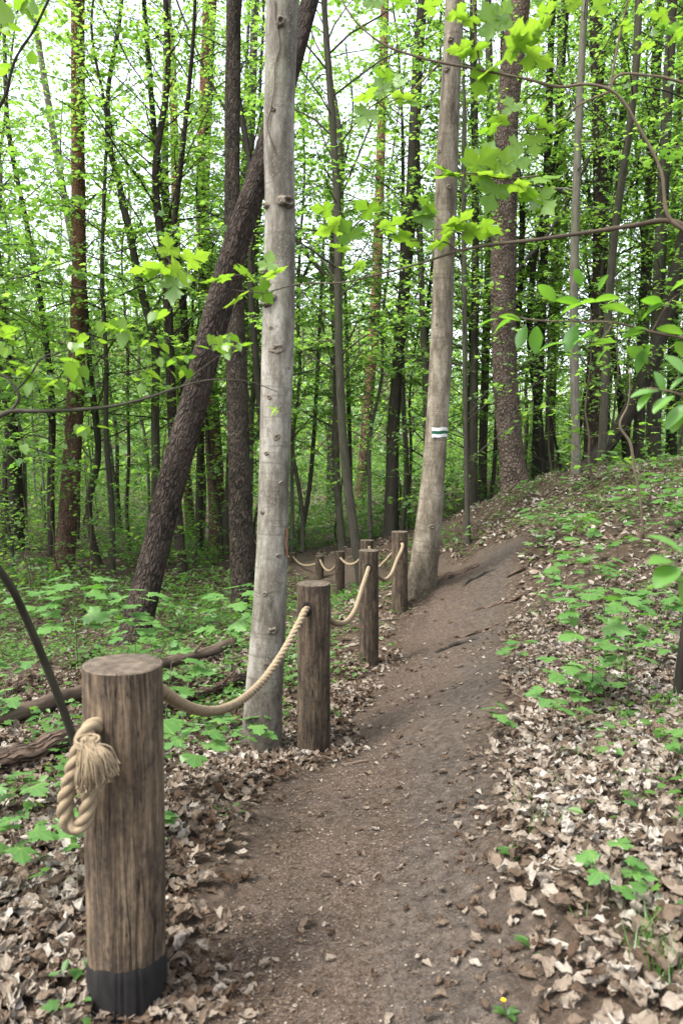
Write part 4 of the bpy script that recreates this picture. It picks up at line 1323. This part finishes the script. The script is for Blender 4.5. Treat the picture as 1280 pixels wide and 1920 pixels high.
def knots():
    M_K = m_plain('knot_bark', (.045, .036, .028), (.20, .17, .13), 70.0, .95, .9, .01)
    # stubs: px, py, size m, height
    for tr, lst in ((grey, [(537, 377, .040, .030), (503, 562, .042, .028), (527, 46, .030, .022), (496, 505, .024, .016), (522, 655, .040, .008), (497, 380, .03, .014), (513, 1178, .035, .010), (505, 1243, .05, .006), (512, 205, .02, .006), (545, 300, .018, .006), (530, 440, .016, .005), (508, 615, .018, .006), (540, 690, .016, .006), (505, 745, .02, .006), (520, 820, .03, .005), (500, 850, .02, .006), (528, 905, .018, .006), (492, 960, .018, .006), (524, 1040, .02, .006), (498, 1110, .022, .006)]),
                    (mark, [(834, 110, .03, .012), (828, 160, .03, .01), (818, 300, .03, .01), (835, 365, .03, .01), (806, 985, .035, .012), (816, 610, .02, .008)])):
        root, base = tr[0], tr[3]
        for q, (px, py, sz, hg) in enumerate(lst):
            sz *= .82 if q < 5 else .6
            hg *= 1.25
            r = np.random.default_rng(500 + q + int(px))
            p, n, rad = surf_pt(tr, px, py, -.012)
            up = np.array((0, 0, 1.0))
            sd = unit(np.cross(up, n))
            N = 20
            a = np.linspace(0, 2 * np.pi, N, endpoint=False)
            prof = [(1.5, .0), (1.2, .5), (.95, 1.0), (.72, 1.12), (.5, .85), (.3, .55)]
            V = []
            lump = 1 + .16 * np.sin(2 * a + r.uniform(0, 6)) + .1 * np.sin(5 * a + r.uniform(0, 6))
            for rr, hh in prof:
                ring = p + sz * rr * (np.cos(a) * lump)[:, None] * sd + sz * rr * .85 * (np.sin(a) * lump)[:, None] * up + n * (.008 + hg * hh) + r.normal(size=(N, 3)) * sz * .035
                # lie on the round trunk
                dx = (np.cos(a) * lump * sz * rr)
                ring = ring - n * (np.minimum(dx * dx / (2 * rad), .03))[:, None]
                V.append(ring)
            V = np.vstack(V + [[p + n * (.008 + hg * .35)]])
            m = len(prof)
            Q = [(k * N + j, k * N + (j + 1) % N, (k + 1) * N + (j + 1) % N, (k + 1) * N + j) for k in range(m - 1) for j in range(N)]
            T = [((m - 1) * N + j, (m - 1) * N + (j + 1) % N, m * N) for j in range(N)]
            mb = MB()
            mb.add(V, Q, T)
            mb.obj('knot', M_K, root, org=base).location = (0, 0, 0)
    # dry climbing stem on the grey trunk
    pts = [(517, 8), (518, 40), (523, 66), (525, 95), (517, 122), (516, 160), (510, 200), (502, 238), (508, 262), (516, 287)]
    P = np.array([surf_pt(grey, x, y, .004)[0] for x, y in pts])
    mb = MB()
    tube(mb, catmull(P, 5), np.linspace(.0022, .0034, 46), 6)
    tag(mb.obj('dry_vine', B_TWIG, org=P[0]), 'thin dry vine stem clinging high on the pale grey trunk', 'vine')
    # orange scrape
    mb = MB()
    root, base = grey[0], grey[3]
    G = np.array([[surf_pt(grey, 533.5 + 2.5 * u + 1.2 * math.sin(v * 9), 990 + 52 * v, .007)[0] for u in np.linspace(0, 1, 5)] for v in np.linspace(0, 1, 12)])
    mb.add(G.reshape(-1, 3), [(i * 5 + j, i * 5 + j + 1, i * 5 + j + 6, i * 5 + j + 5) for i in range(11) for j in range(4)])
    mb.obj('bark_scrape', M_ORANGE, root, org=base).location = (0, 0, 0)
    # trail blaze: white, green, white
    mb = MB()
    root, base = mark[0], mark[3]
    def patch(x0, x1, y0, y1, mat):
        nu = 14
        rows = []
        for v in (0, .34, .67, 1):
            rows.append([surf_pt(mark, x0 + (x1 - x0) * u, y0 + (y1 - y0) * v - 1.0 * u + .5 * math.sin(u * 9 + y0), .012)[0] for u in np.linspace(0, 1, nu)])
        G = np.array(rows).reshape(-1, 3)
        mb.add(G, [(i * nu + j, i * nu + j + 1, i * nu + nu + j + 1, i * nu + nu + j) for i in range(3) for j in range(nu - 1)], mat=mat)
    patch(808, 835, 802.5, 808.6, 0)
    patch(808, 835, 808.6, 814.6, 1)
    patch(808, 835, 814.6, 820.5, 0)
    mb.obj('trail_blaze', [M_WHITE, M_GREEN], root, org=base).location = (0, 0, 0)
knots()

# ------------------------------------------------------------------ logs, fallen branches, roots
def log(name, label, cat, pts, bark, R, n=16, lift=None, stubs=0, seed=0, sink=False):
    r = np.random.default_rng(700 + seed)
    W = []
    for (px, py) in pts:
        p = hit(px, py)
        W.append(p + np.array((0, 0, R * (.75 if lift is None else lift))))
    P = catmull(np.array(W), 12)
    P = P + r.normal(size=P.shape) * R * .03
    P[:, 2] = np.maximum(P[:, 2], H(P[:, 0], P[:, 1]) + micro(P[:, 0], P[:, 1]) + R * (.75 if lift is None else lift))
    mb = MB()
    ph = r.uniform(0, 6, 3)
    Rr = np.linspace(R * 1.05, R * .85, len(P))
    if sink:                        # a root that rises out of the soil and dives back in
        tt = np.linspace(0, 1, len(P))
        P[:, 2] -= R * (1.6 * np.abs(2 * tt - 1) ** 3 + .45 * (np.sin(tt * 15 + seed) > .55))
        P[:, 0] += R * .7 * np.sin(tt * 11 + seed)
        Rr = Rr * (.45 + .55 * np.sin(np.pi * tt) ** .6)
    tube(mb, P, Rr, n, cap=True, radf=lambda a, s: 1 + .08 * np.sin(2 * a + ph[0] + s) + .05 * np.sin(3 * a + ph[1] - 2 * s) + .03 * np.sin(9 * s + ph[2]))
    for k in range(stubs):
        i = r.integers(2, len(P) - 2)
        dd = unit(np.array((r.normal() * .6, r.normal() * .6, .7)))
        tube(mb, [P[i], P[i] + dd * R * 2, P[i] + dd * R * r.uniform(3, 5)], [R * .3, R * .22, R * .1], 6, cap=True)
    return tag(mb.obj(name, bark, org=W[0]), label, cat)
log('fallen_log', 'reddish brown fallen log, upper of the two left of the grey tree', 'log', [(-60, 1395), (40, 1368), (140, 1330), (240, 1290), (330, 1258), (440, 1228)], B_LOGPALE, .05, lift=1.9, stubs=2, seed=1)
log('fallen_log', 'thick dark fallen log, lower of the two behind the nearest post', 'log', [(-80, 1470), (40, 1445), (150, 1410), (260, 1366), (360, 1326), (470, 1290)], B_LOG, .046, lift=1.7, stubs=2, seed=2)
log('fallen_branch', 'dark thin fallen branch above the two logs on the left', 'branch', [(-10, 1330), (60, 1290), (120, 1260), (190, 1215)], B_LOG, .035, 8, stubs=2, seed=3)
log('fallen_branch', 'slanting pale broken branch left of the blazed tree', 'branch', [(764, 975), (730, 960), (692, 935)], B_LOGPALE, .05, 8, 1.5, seed=4)
log('fallen_branch', 'long dark fallen branch lying behind the slim mossy pole', 'branch', [(590, 985), (650, 975), (722, 962)], B_LOG, .06, 8, seed=5)
log('fallen_branch', 'short rotten branch under the leaning trunk', 'branch', [(205, 1125), (250, 1118), (310, 1095)], B_LOG, .05, 8, seed=6)
ROOTS = [([(812, 1093), (845, 1080), (880, 1066), (925, 1048)], .05, 'thickest root at the path edge beside the blazed tree'),
         ([(862, 1104), (885, 1085), (905, 1075), (935, 1064)], .03, 'dark root just below the thickest one'),
         ([(880, 1152), (915, 1140), (950, 1128), (995, 1105)], .03, 'long dark root crossing the slope above the path'),
         ([(815, 1222), (840, 1212), (870, 1204), (905, 1190)], .022, 'low root half way along the path edge'),
         ([(845, 1192), (885, 1188), (930, 1172), (975, 1160)], .018, 'faint root between the long root and the low one'),
         ([(870, 1520), (888, 1512), (902, 1504), (915, 1497)], .02, 'short root stub by moss in the near path'),
         ([(940, 1085), (975, 1068), (1000, 1048)], .018, 'thin root highest on the bare slope')]
for i, (pts, R, lb) in enumerate(ROOTS):
    log('tree_root', lb, 'root', pts, B_BLACK if i % 2 else B_LOG, R * .95, 10, .1, seed=20 + i, sink=True)
log('dry_stick', 'thin pale curved stick lying on the bank', 'stick', [(925, 1295), (960, 1305), (1000, 1325), (1040, 1345)], B_LOGPALE, .005, 5, 1.2, seed=40)
log('dry_stick', 'pale short stick at the left edge of the near path', 'stick', [(640, 1440), (665, 1436), (690, 1432)], B_LOGPALE, .008, 5, 1.0, seed=41)

# leaning dead stem at far left, in front of the logs
def stick_px(name, label, cat, pts, bark, d, group=None):
    P = catmull([at(p[0], p[1], (p[3] if len(p) > 3 else d)) for p in pts], 6)
    dd = np.interp(np.linspace(0, len(pts) - 1, len(P)), np.arange(len(pts)), [p[2] for p in pts]) / 2 / RES_F * d
    mb = MB()
    tube(mb, P, dd, 8, cap=True)
    return mb, P
mb, P = stick_px('dead_stem', '', '', [(-30, 1030, 13, 2.5), (18, 1095, 14, 2.6), (52, 1165, 15, 2.75), (86, 1245, 16, 2.9), (117, 1325, 17, 3.0), (144, 1405, 18, 3.1), (166, 1490, 18, 3.15)], None, 2.9)
tag(mb.obj('dead_stem', B_POLE, org=P[0]), 'bare dark stem leaning left behind the nearest post', 'stem')
mb, P = stick_px('', '', '', [(1345, 250, 5), (1325, 700, 9), (1300, 1000, 12), (1286, 1150, 14), (1278, 1220, 17), (1273, 1270, 20), (1268, 1345, 25)], None, 4.0)
tag(mb.obj('thin_trunk', B_BLACK, org=P[0]), 'dark thin trunk cut off by the right edge of the picture', 'trunk')
mb, P = stick_px('', '', '', [(1180, 690, 2.5, 7), (1176, 760, 3.5, 7), (1161, 797, 4.5, 7), (1180, 830, 6, 7), (1188, 880, 5, 7), (1198, 930, 5, 7.0), (1205, 1010, 6, 7)], None, 7.0)
tag(mb.obj('crooked_stem', B_TWIG, org=P[0]), 'crooked bare thin stem standing on the right bank', 'stem')

# ------------------------------------------------------------------ overhanging leafy branches
def leaf_fan(mb, px, py, d, spx, ang, r, tpl, tilt=.5, tint=None):
    """one leaf whose base is at the pixel, pointing ang (0 right, 90 up in the picture)"""
    p = at(px, py, d)
    dr = np.array((math.cos(math.radians(ang)), r.normal() * .35, math.sin(math.radians(ang))))
    sg = -1.0 if p[2] < 1.6 else 1.0          # above the eye the underside shows
    n = np.array((r.normal() * .35, sg * tilt * .55 + r.normal() * .25, 1.0))
    if abs(dr[2]) > .8:
        n = np.array((r.normal() * .4, sg, .5))
    leaves(mb, p[None], dr[None], n[None], np.array([spx / RES_F * d]), tpl, np.array([r.random() if tint is None else tint]))

def branch_set(name, label, cat, twigs, lfs, d, bark, lmat, tpl, seed, petiole=True, k=1.0):
    r = np.random.default_rng(seed)
    lfs = [(f[0], f[1], f[2] * k, *f[3:]) for f in lfs]
    root = empty(name, at(*twigs[0][0][:2], d + (twigs[0][0][3] if len(twigs[0][0]) > 3 else 0)), label, cat)
    loc = np.array(root.location)
    mb = MB()
    for t in twigs:
        P = catmull([at(p[0], p[1], d + (p[3] if len(p) > 3 else 0)) for p in t], 6)
        rr = np.interp(np.linspace(0, len(t) - 1, len(P)), np.arange(len(t)), [p[2] for p in t]) / 2 / RES_F * d
        tube(mb, P, rr * (1 + .12 * np.sin(np.arange(len(P)) * 1.9)), 7, cap=True)
    for (px, py, s, a, *dz) in lfs:
        if petiole:
            q = at(px, py, d + (dz[0] if dz else 0))
            th = math.radians(a)
            b = at(px - math.cos(th) * s * .55, py + math.sin(th) * s * .55, d)
            tube(mb, [b, (q + b) / 2 + np.array((0, 0, .004)), q], .0012, 3)
    mb.obj('twig', bark, root, org=loc).location = (0, 0, 0)
    for (px, py, s, a, *dz) in lfs:
        lb = MB()
        leaf_fan(lb, px, py, d + (dz[0] if dz else 0), s, a, r, tpl)
        lb.obj('leaf', lmat, root, smooth=True, org=loc).location = (0, 0, 0)
    return root

def clump(r, cx, cy, n, s, spread, a0=0, aw=360):
    return [(cx + r.normal() * spread, cy + r.normal() * spread * .6, s * r.uniform(.65, 1.15), a0 + r.uniform(-aw / 2, aw / 2), r.normal() * .05) for _ in range(n)]

r_ = np.random.default_rng(42)
b1 = [[(1345, 450, 13, -.1), (1310, 438, 12, -.05), (1258, 415, 11), (1180, 424, 9), (1100, 436, 8), (1000, 450, 7), (900, 462, 6), (857, 471, 5), (800, 490, 4), (720, 512, 3.5), (640, 530, 3), (560, 533, 2.5), (495, 550, 2)],
      [(857, 471, 4), (838, 456, 3), (800, 452, 2.5), (768, 452, 2)],
      [(720, 512, 2.5), (680, 470, 2), (655, 455, 1.8)]]
lf1 = clump(r_, 320, 500, 3, 62, 8, 270, 200) + [(330, 520, 70, 265), (290, 500, 65, 190), (350, 490, 60, 20), (318, 478, 50, 90)]
lf1 += [(500, 520, 55, 30), (470, 515, 60, 150), (455, 555, 60, 215), (430, 520, 70, 190), (500, 505, 45, 75), (485, 535, 55, -50)]
lf1 += [(640, 420, 70, 195), (720, 430, 60, 30), (700, 400, 55, 150), (760, 410, 70, 15), (745, 440, 65, -20), (830, 430, 70, 10), (870, 435, 65, -5), (850, 425, 60, 40), (840, 450, 60, 200), (900, 420, 60, -15),
        (680, 490, 50, 220), (650, 470, 45, 160), (620, 395, 50, 170), (660, 450, 55, 120), (790, 420, 55, 60), (810, 400, 55, 130)]
branch_set('maple_branch', 'long slender maple branch crossing in front of the blazed tree', 'branch', b1 + [[(495, 550, 2), (420, 540, 1.6), (340, 505, 1.2)]], lf1, 3.0, B_TWIG, M_MAPLE, L_MAPLE, 1, k=.78)
b2 = [[(1345, 1490, 40), (1348, 900, 34), (1345, 440, 28), (1360, -100, 20), (1365, -500, 8)],      # the stem, just beyond the frame
      [(1345, 455, 10), (1300, 440, 9), (1258, 415, 7.5), (1238, 320, 6), (1200, 245, 5.5), (1142, 168, 6), (1090, 158, 5), (1060, 163, 5.5), (985, 148, 5), (900, 131, 5), (780, 106, 4.5), (720, 84, 4), (660, 32, 3.2), (630, -20, 3)],
      [(1142, 168, 4.5), (1158, 80, 4), (1180, -20, 3)], [(1142, 168, 5), (1150, 148, 5), (1215, 142, 5), (1300, 165, 6), (1353, 200, 7)],
      [(1142, 172, 4), (1080, 200, 3.5), (1040, 235, 3), (960, 245, 2)], [(900, 131, 4), (890, 60, 4), (885, -20, 3.5)], [(830, 112, 3), (770, 170, 2.5), (725, 195, 2)]]
lf2 = [(735, 150, 65, 150), (745, 165, 60, 95), (700, 175, 70, 200), (740, 185, 60, 5), (690, 205, 70, 245), (720, 175, 55, 120), (760, 190, 50, -30)]
lf2 += [(950, 90, 95, 15), (960, 75, 100, 35), (930, 60, 90, 120), (905, 95, 85, 190), (925, 130, 80, 215), (985, 105, 90, -15), (910, 130, 80, 250), (1000, 70, 80, 50), (890, 45, 70, 160), (870, 20, 60, 200), (940, 40, 70, 70), (880, 90, 70, 180)]
lf2 += [(985, 225, 60, 10), (1010, 235, 55, -20), (950, 225, 60, 170), (930, 240, 60, 190), (970, 265, 55, 240), (1000, 255, 60, 280), (1010, 210, 55, 50), (960, 210, 50, 110), (1040, 230, 45, 20)]
lf2 += [(1010, 30, 60, 40), (1120, 20, 60, 60), (1160, 50, 55, 10), (1260, 70, 60, 30), (1250, 30, 60, 150), (800, 20, 60, 40), (760, 10, 60, 160), (700, 15, 55, 90), (1080, 15, 55, 130), (1200, 90, 50, 20)]
branch_set('maple_branch', 'arching maple branch with big bright leaves across the upper right', 'branch', b2, lf2, 2.9, B_TWIG, M_MAPLE, L_MAPLE, 2, k=.62)
b3 = [[(1010, 330, 3), (940, 335, 2.5), (880, 325, 2), (840, 330, 1.5)]]
lf3 = [(860, 325, 60, 175), (850, 330, 50, 150), (880, 318, 60, 30), (900, 330, 55, 0), (930, 345, 55, 250), (960, 345, 55, -15), (985, 360, 50, -40), (905, 300, 45, 60), (1000, 340, 55, 15), (1010, 365, 50, 300), (940, 325, 45, 80), (970, 315, 50, 100)]
branch_set('maple_twig', 'small leafy maple twig right of the blazed trunk at mid height', 'twig', b3, lf3, 3.4, B_TWIG, M_MAPLE, L_MAPLE, 3)

# linden twig with drooping fresh leaves at the left
b4 = [[(-90, 1690, 26, .2), (-100, 1200, 24, .2), (-90, 830, 20, .2), (-85, 330, 14, .2), (-95, -200, 6, .2)],
      [(-90, 850, 13, .2), (-30, 800, 12), (22, 771, 9), (60, 771, 8), (150, 768, 7), (215, 761, 6), (270, 748, 5), (330, 728, 4.5), (390, 713, 3.5), (430, 712, 2.5), (470, 716, 2), (520, 735, 1.5)],
      [(22, 771, 7), (36, 745, 6), (25, 720, 5), (-20, 690, 4)], [(28, 735, 4), (60, 700, 4), (75, 675, 3), (130, 655, 2)], [(340, 725, 2.5), (380, 690, 2), (420, 660, 1.5), (440, 640, 1.2)], [(75, 675, 2), (170, 650, 1.5), (235, 600, 1.2)]]
lf4 = []
for (cx, cy, n, s, sp) in [(30, 690, 4, 48, 14), (90, 720, 5, 52, 18), (140, 690, 4, 50, 14), (155, 640, 6, 42, 15), (200, 600, 4, 44, 12), (240, 620, 3, 38, 10), (300, 590, 3, 40, 10), (300, 650, 3, 36, 10), (270, 700, 4, 34, 14), (330, 690, 3, 32, 10), (420, 640, 8, 34, 12), (350, 670, 3, 30, 8), (20, 625, 3, 44, 10), (10, 650, 3, 40, 8), (160, 800, 3, 38, 8), (520, 765, 2, 30, 5), (440, 655, 3, 30, 8), (60, 830, 2, 34, 8)]:
    lf4 += clump(r_, cx, cy, int(n * 1.7), s, sp * 1.25, 270, 230)
L_HEART = (np.array([(0, 0, 0), (-.08, .25, .06), (.15, .42, .08), (.5, .38, .05), (.8, .16, -.06), (1, 0, -.14), (.8, -.16, -.06), (.5, -.38, .05), (.15, -.42, .08), (-.08, -.25, .06), (.4, 0, -.03)]), None,
           np.array([(10, (i + 1) % 10, i) for i in range(10)]))
branch_set('linden_twig', 'dark twig with drooping fresh leaves reaching in from the left', 'twig', b4, lf4, 2.6, B_POLE, M_MAPLE, L_HEART, 4, k=.68)
b5 = [[(-86, 340, 9, -.4), (-20, 230, 7), (8, 185, 6), (30, 110, 5), (65, 55, 5), (100, -20, 4)]]
lf5 = clump(r_, 50, 20, 5, 34, 16) + clump(r_, 10, 60, 4, 34, 12) + clump(r_, 40, 130, 4, 30, 14)
branch_set('linden_twig', 'bare dark twig slanting across the upper left corner', 'twig', b5, lf5, 3.2, B_BLACK, M_MAPLE, L_HEART, 5)

# bird cherry sprays at the right
b6 = [[(1400, 1850, 20, -.4), (1405, 1085, 16, -.4), (1400, 770, 14, -.4), (1398, 650, 12, -.4), (1390, 300, 6, -.4)],
      [(1398, 655, 7, -.4), (1310, 640, 6), (1220, 622, 5), (1150, 605, 4), (1080, 603, 3.5), (1000, 600, 3), (950, 592, 2)], [(1150, 605, 2.5), (1120, 640, 2), (1080, 640, 1.5)], [(1220, 622, 3), (1260, 560, 2), (1290, 540, 2)]]
lf6 = [(932, 596, 48, 200), (955, 600, 55, 215), (975, 600, 46, 165), (985, 612, 50, 250), (1005, 612, 60, 275), (1040, 565, 56, 140), (1050, 590, 54, 30), (1075, 575, 60, 20), (1090, 570, 56, 165), (1110, 565, 56, 10), (1125, 575, 70, -12), (1080, 610, 60, 250), (1110, 625, 62, 205), (1060, 640, 60, 195), (1155, 640, 60, 185), (1165, 632, 56, 20), (1175, 650, 60, -30), (1140, 650, 50, 230), (1200, 600, 60, 40), (1230, 615, 56, -10), (1255, 545, 60, 30), (1240, 570, 56, 170), (1265, 640, 60, -40), (1215, 650, 60, 250), (1090, 535, 40, 120), (1120, 545, 40, 60)]
branch_set('bird_cherry_twig', 'bird cherry twig with oval leaves before the plated pine', 'twig', b6, lf6, 2.3, B_TWIG, M_SEED2, L_OVAL, 6, False, k=.85)
b7 = [[(1400, 790, 6, .2), (1320, 760, 5), (1260, 735, 4), (1215, 728, 3)]]
lf7 = [(1235, 732, 75, 190), (1220, 735, 60, 230), (1245, 735, 60, 120), (1262, 740, 80, 215), (1290, 755, 90, 225), (1255, 730, 60, 40), (1285, 700, 70, 140), (1275, 770, 60, 250)]
branch_set('bird_cherry_twig', 'near oval leaves hanging at the right edge above the bank', 'twig', b7, lf7, 1.7, B_TWIG, M_SEED2, L_OVAL, 7, False, k=.72)
b8 = [[(1405, 1095, 6, .55), (1330, 1075, 5), (1285, 1060, 4), (1255, 1055, 3)]]
lf8 = [(1262, 1052, 70, 175), (1268, 1060, 85, 205), (1290, 1085, 80, 195), (1280, 1035, 70, 150), (1300, 1060, 80, 260)]
branch_set('bird_cherry_twig', 'blurred near leaves poking in at the right edge over the slope', 'twig', b8, lf8, 1.35, B_TWIG, M_SEED2, L_OVAL, 8, False)

# ------------------------------------------------------------------ seedlings and small plants
def seedling_proto(seed, nl, hgt, ls):
    r = np.random.default_rng(seed)
    root = empty('maple_seedling', (0, 0, 0), 'x', 'seedling')
    mb = MB()
    lean = r.normal(size=2) * .08
    P = catmull([(0, 0, -.03), (lean[0] * .4, lean[1] * .4, hgt * .5), (lean[0], lean[1], hgt)], 5)
    tube(mb, P, np.linspace(.0035, .002, len(P)), 5)
    lv = MB()
    for k in range(nl):
        az = k * 2.4 + r.normal() * .4
        f = 1 - .42 * (k // 3) / max(1, nl / 3)
        s = np.array((np.interp(f, [0, 1], [0, lean[0]]), np.interp(f, [0, 1], [0, lean[1]]), hgt * f))
        pl = ls * r.uniform(.6, 1.0)
        e = s + np.array((math.cos(az) * pl, math.sin(az) * pl, .25 * pl))
        tube(mb, [s, (s + e) / 2 + np.array((0, 0, .01)), e], .0013, 3)
        leaves(lv, e[None], np.array([(math.cos(az), math.sin(az), -.12 + r.normal() * .12)]), np.array([(r.normal() * .2, r.normal() * .2, 1)]), np.array([ls * r.uniform(.75, 1.15)]), L_MAPLE, np.array([r.random()]))
    mb.obj('stem', B_TWIG, root)
    lv.obj('foliage', M_SEED, root, smooth=True)
    return root
SEED = [seedling_proto(801, 5, .20, .11), seedling_proto(802, 8, .42, .13), seedling_proto(803, 14, .75, .15), seedling_proto(804, 4, .10, .09)]
used_seed = set()
def put_seed(k, px, py, sc, label, group=None):
    o = SEED[k] if k not in used_seed else copy_tree(SEED[k])
    used_seed.add(k)
    p = hit(px, py)
    o.location = (p[0], p[1], p[2] - .005)
    o.rotation_euler = (0, 0, px * 1.7 + py)
    o.scale = (sc, sc, sc)
    tag(o, label, 'seedling', group)
    if 'group' in o and not group:
        del o['group']
put_seed(2, 150, 1310, 1.1, 'broad leaved maple seedling directly behind the nearest post top')
put_seed(2, 70, 1260, 1.0, 'maple seedling left of the one behind the nearest post')
put_seed(2, 255, 1290, .95, 'maple seedling right above the top of the nearest post')
put_seed(2, 440, 1300, 1.0, 'bright maple seedling at the left foot of the pale grey tree')
put_seed(2, 1110, 1330, .8, 'large pale maple seedling mid right bank above the near litter')
put_seed(2, 1085, 1090, .9, 'leafy maple seedling high on the right bank')
put_seed(1, 1000, 1030, 1.1, 'maple seedling on the bare upper slope edge')
put_seed(1, 1180, 1330, .8, 'maple seedling by the thin trunk at the right edge')
put_seed(1, 955, 1268, .6, 'lone flat maple seedling at the right side of the path')
put_seed(1, 1130, 1745, .45, 'single maple seedling low on the near right bank')
put_seed(0, 930, 1395, .7, 'tiny seedling standing in the bare soil by the path')
put_seed(1, 1030, 1400, .6, 'two tier seedling at the edge of the near litter')
put_seed(1, 70, 1690, .6, 'maple seedling in the litter left of the nearest post')
put_seed(1, 190, 1650, .55, 'dark stemmed seedling squeezed against the nearest post')
put_seed(1, 350, 1500, .7, 'tall thin seedling between the first and second posts')
put_seed(1, 470, 1425, .4, 'yellow green sprout at the foot of the pale grey tree')
sg = 'small maple seedlings on the forest floor'
rs = np.random.default_rng(31)
cnt = 0
while cnt < 130:
    y = 2.6 + 11 * rs.random()
    x = rs.uniform(-.5, .5) * y
    if cnt > 70:
        y = 3.6 + 9 * rs.random()
        x = rs.uniform(.2, .5) * y
    xl, xr = np.interp(y, PY, PL), np.interp(y, PY, PR)
    if -.15 < x - xl and x - xr < .25:
        continue
    k = int(rs.choice([0, 0, 3, 1]))
    o = SEED[k] if k not in used_seed else copy_tree(SEED[k])
    used_seed.add(k)
    o.location = (x, y, hz(x, y) + float(micro(np.array([x]), np.array([y]))[0]))
    o.rotation_euler = (0, 0, rs.uniform(0, 6.28))
    s = rs.uniform(.6, 1.1)
    o.scale = (s, s, s)
    tag(o, 'small green maple seedling among leaves of the forest floor', 'seedling', sg)
    cnt += 1

def grass():
    r = np.random.default_rng(12)
    mb = MB()
    spots = [(1225, 1800, 60, .13), (1240, 1760, 40, .12), (1260, 1850, 40, .12), (985, 1540, 16, .12), (1010, 1580, 18, .14), (1045, 1480, 10, .1), (1120, 1740, 18, .08), (960, 1610, 12, .06), (1080, 1430, 10, .1), (1250, 1330, 14, .1), (420, 1560, 14, .07), (340, 1640, 14, .07), (560, 1380, 12, .08)]
    for px, py, n, hh in spots:
        c = hit(px, py)
        for k in range(n):
            b = c + np.array((r.normal() * .035, r.normal() * .035, -.01))
            az = r.uniform(0, 6.28)
            h = hh * r.uniform(.5, 1.2)
            bend = r.uniform(.1, .7) * h
            d = np.array((math.cos(az), math.sin(az), 0))
            sd = np.array((-d[1], d[0], 0)) * .0022
            pts = [b, b + d * bend * .2 + np.array((0, 0, h * .5)), b + d * bend + np.array((0, 0, h * .92))]
            V = [pts[0] - sd, pts[0] + sd, pts[1] - sd * .8, pts[1] + sd * .8, pts[2]]
            mb.add(V, [(0, 1, 3, 2)], [(2, 3, 4)], None, r.random())
    tag(mb.obj('grass', M_GRASS, smooth=False), 'thin grass tufts at the path edges', 'grass', kind='stuff')
grass()

def rosette(name, label, px, py, n, ls, up, tint0=.3, flower=False):
    r = np.random.default_rng(int(px + py))
    c = hit(px, py)
    root = empty(name, c, label, 'plant')
    lv = MB()
    tp = ovalT(.25, .2, .3, 8)
    for k in range(n):
        az = k * 2.4 + r.normal() * .3
        leaves(lv, np.zeros((1, 3)) + np.array((0, 0, .005)), np.array([(math.cos(az), math.sin(az), up * r.uniform(.5, 1.3))]), np.array([(-.5 * math.cos(az), -.5 * math.sin(az), 1)]), np.array([ls * r.uniform(.7, 1.15)]), tp, np.array([r.random() * .6]))
    lv.obj('foliage', M_LOW, root)
    if flower:
        fm = MB()
        tube(fm, [(0, 0, 0), (-.008, -.005, .025), (-.012, -.01, .05)], .0016, 5)
        fm.obj('stem', M_GRASS, root)
        fl = MB()
        for q in range(22):
            az = q * 2.4
            leaves(fl, np.array([(-.012, -.01, .05)]), np.array([(math.cos(az), math.sin(az), .35 + .03 * q)]), np.array([(0, 0, 1.)]), np.array([.008]), L_SIMPLE, np.array([.5]))
        fl.obj('flower', M_YELLOW, root)
rosette('leafy_weed', 'upright broad leaved weed at the lower right path edge', 1003, 1790, 6, .078, 1.0)
rosette('leafy_weed', 'flat leaved weed just below the upright one', 1015, 1812, 3, .06, .2)
rosette('dandelion', 'small yellow flowered dandelion at the bottom edge', 950, 1908, 5, .042, .6, flower=True)
for i, (px, py, lb) in enumerate([(425, 1535, 'feathery green herb by the path between first and second posts'), (515, 1375, 'ferny herb at the right foot of the pale grey tree'), (315, 1650, 'green herb tight against the right side of the nearest post'), (970, 1615, 'low ferny herb at the right path edge'), (1085, 1420, 'bright round leaved herb at the litter edge')]):
    rosette('herb', lb, px, py, 11, .07, .7)
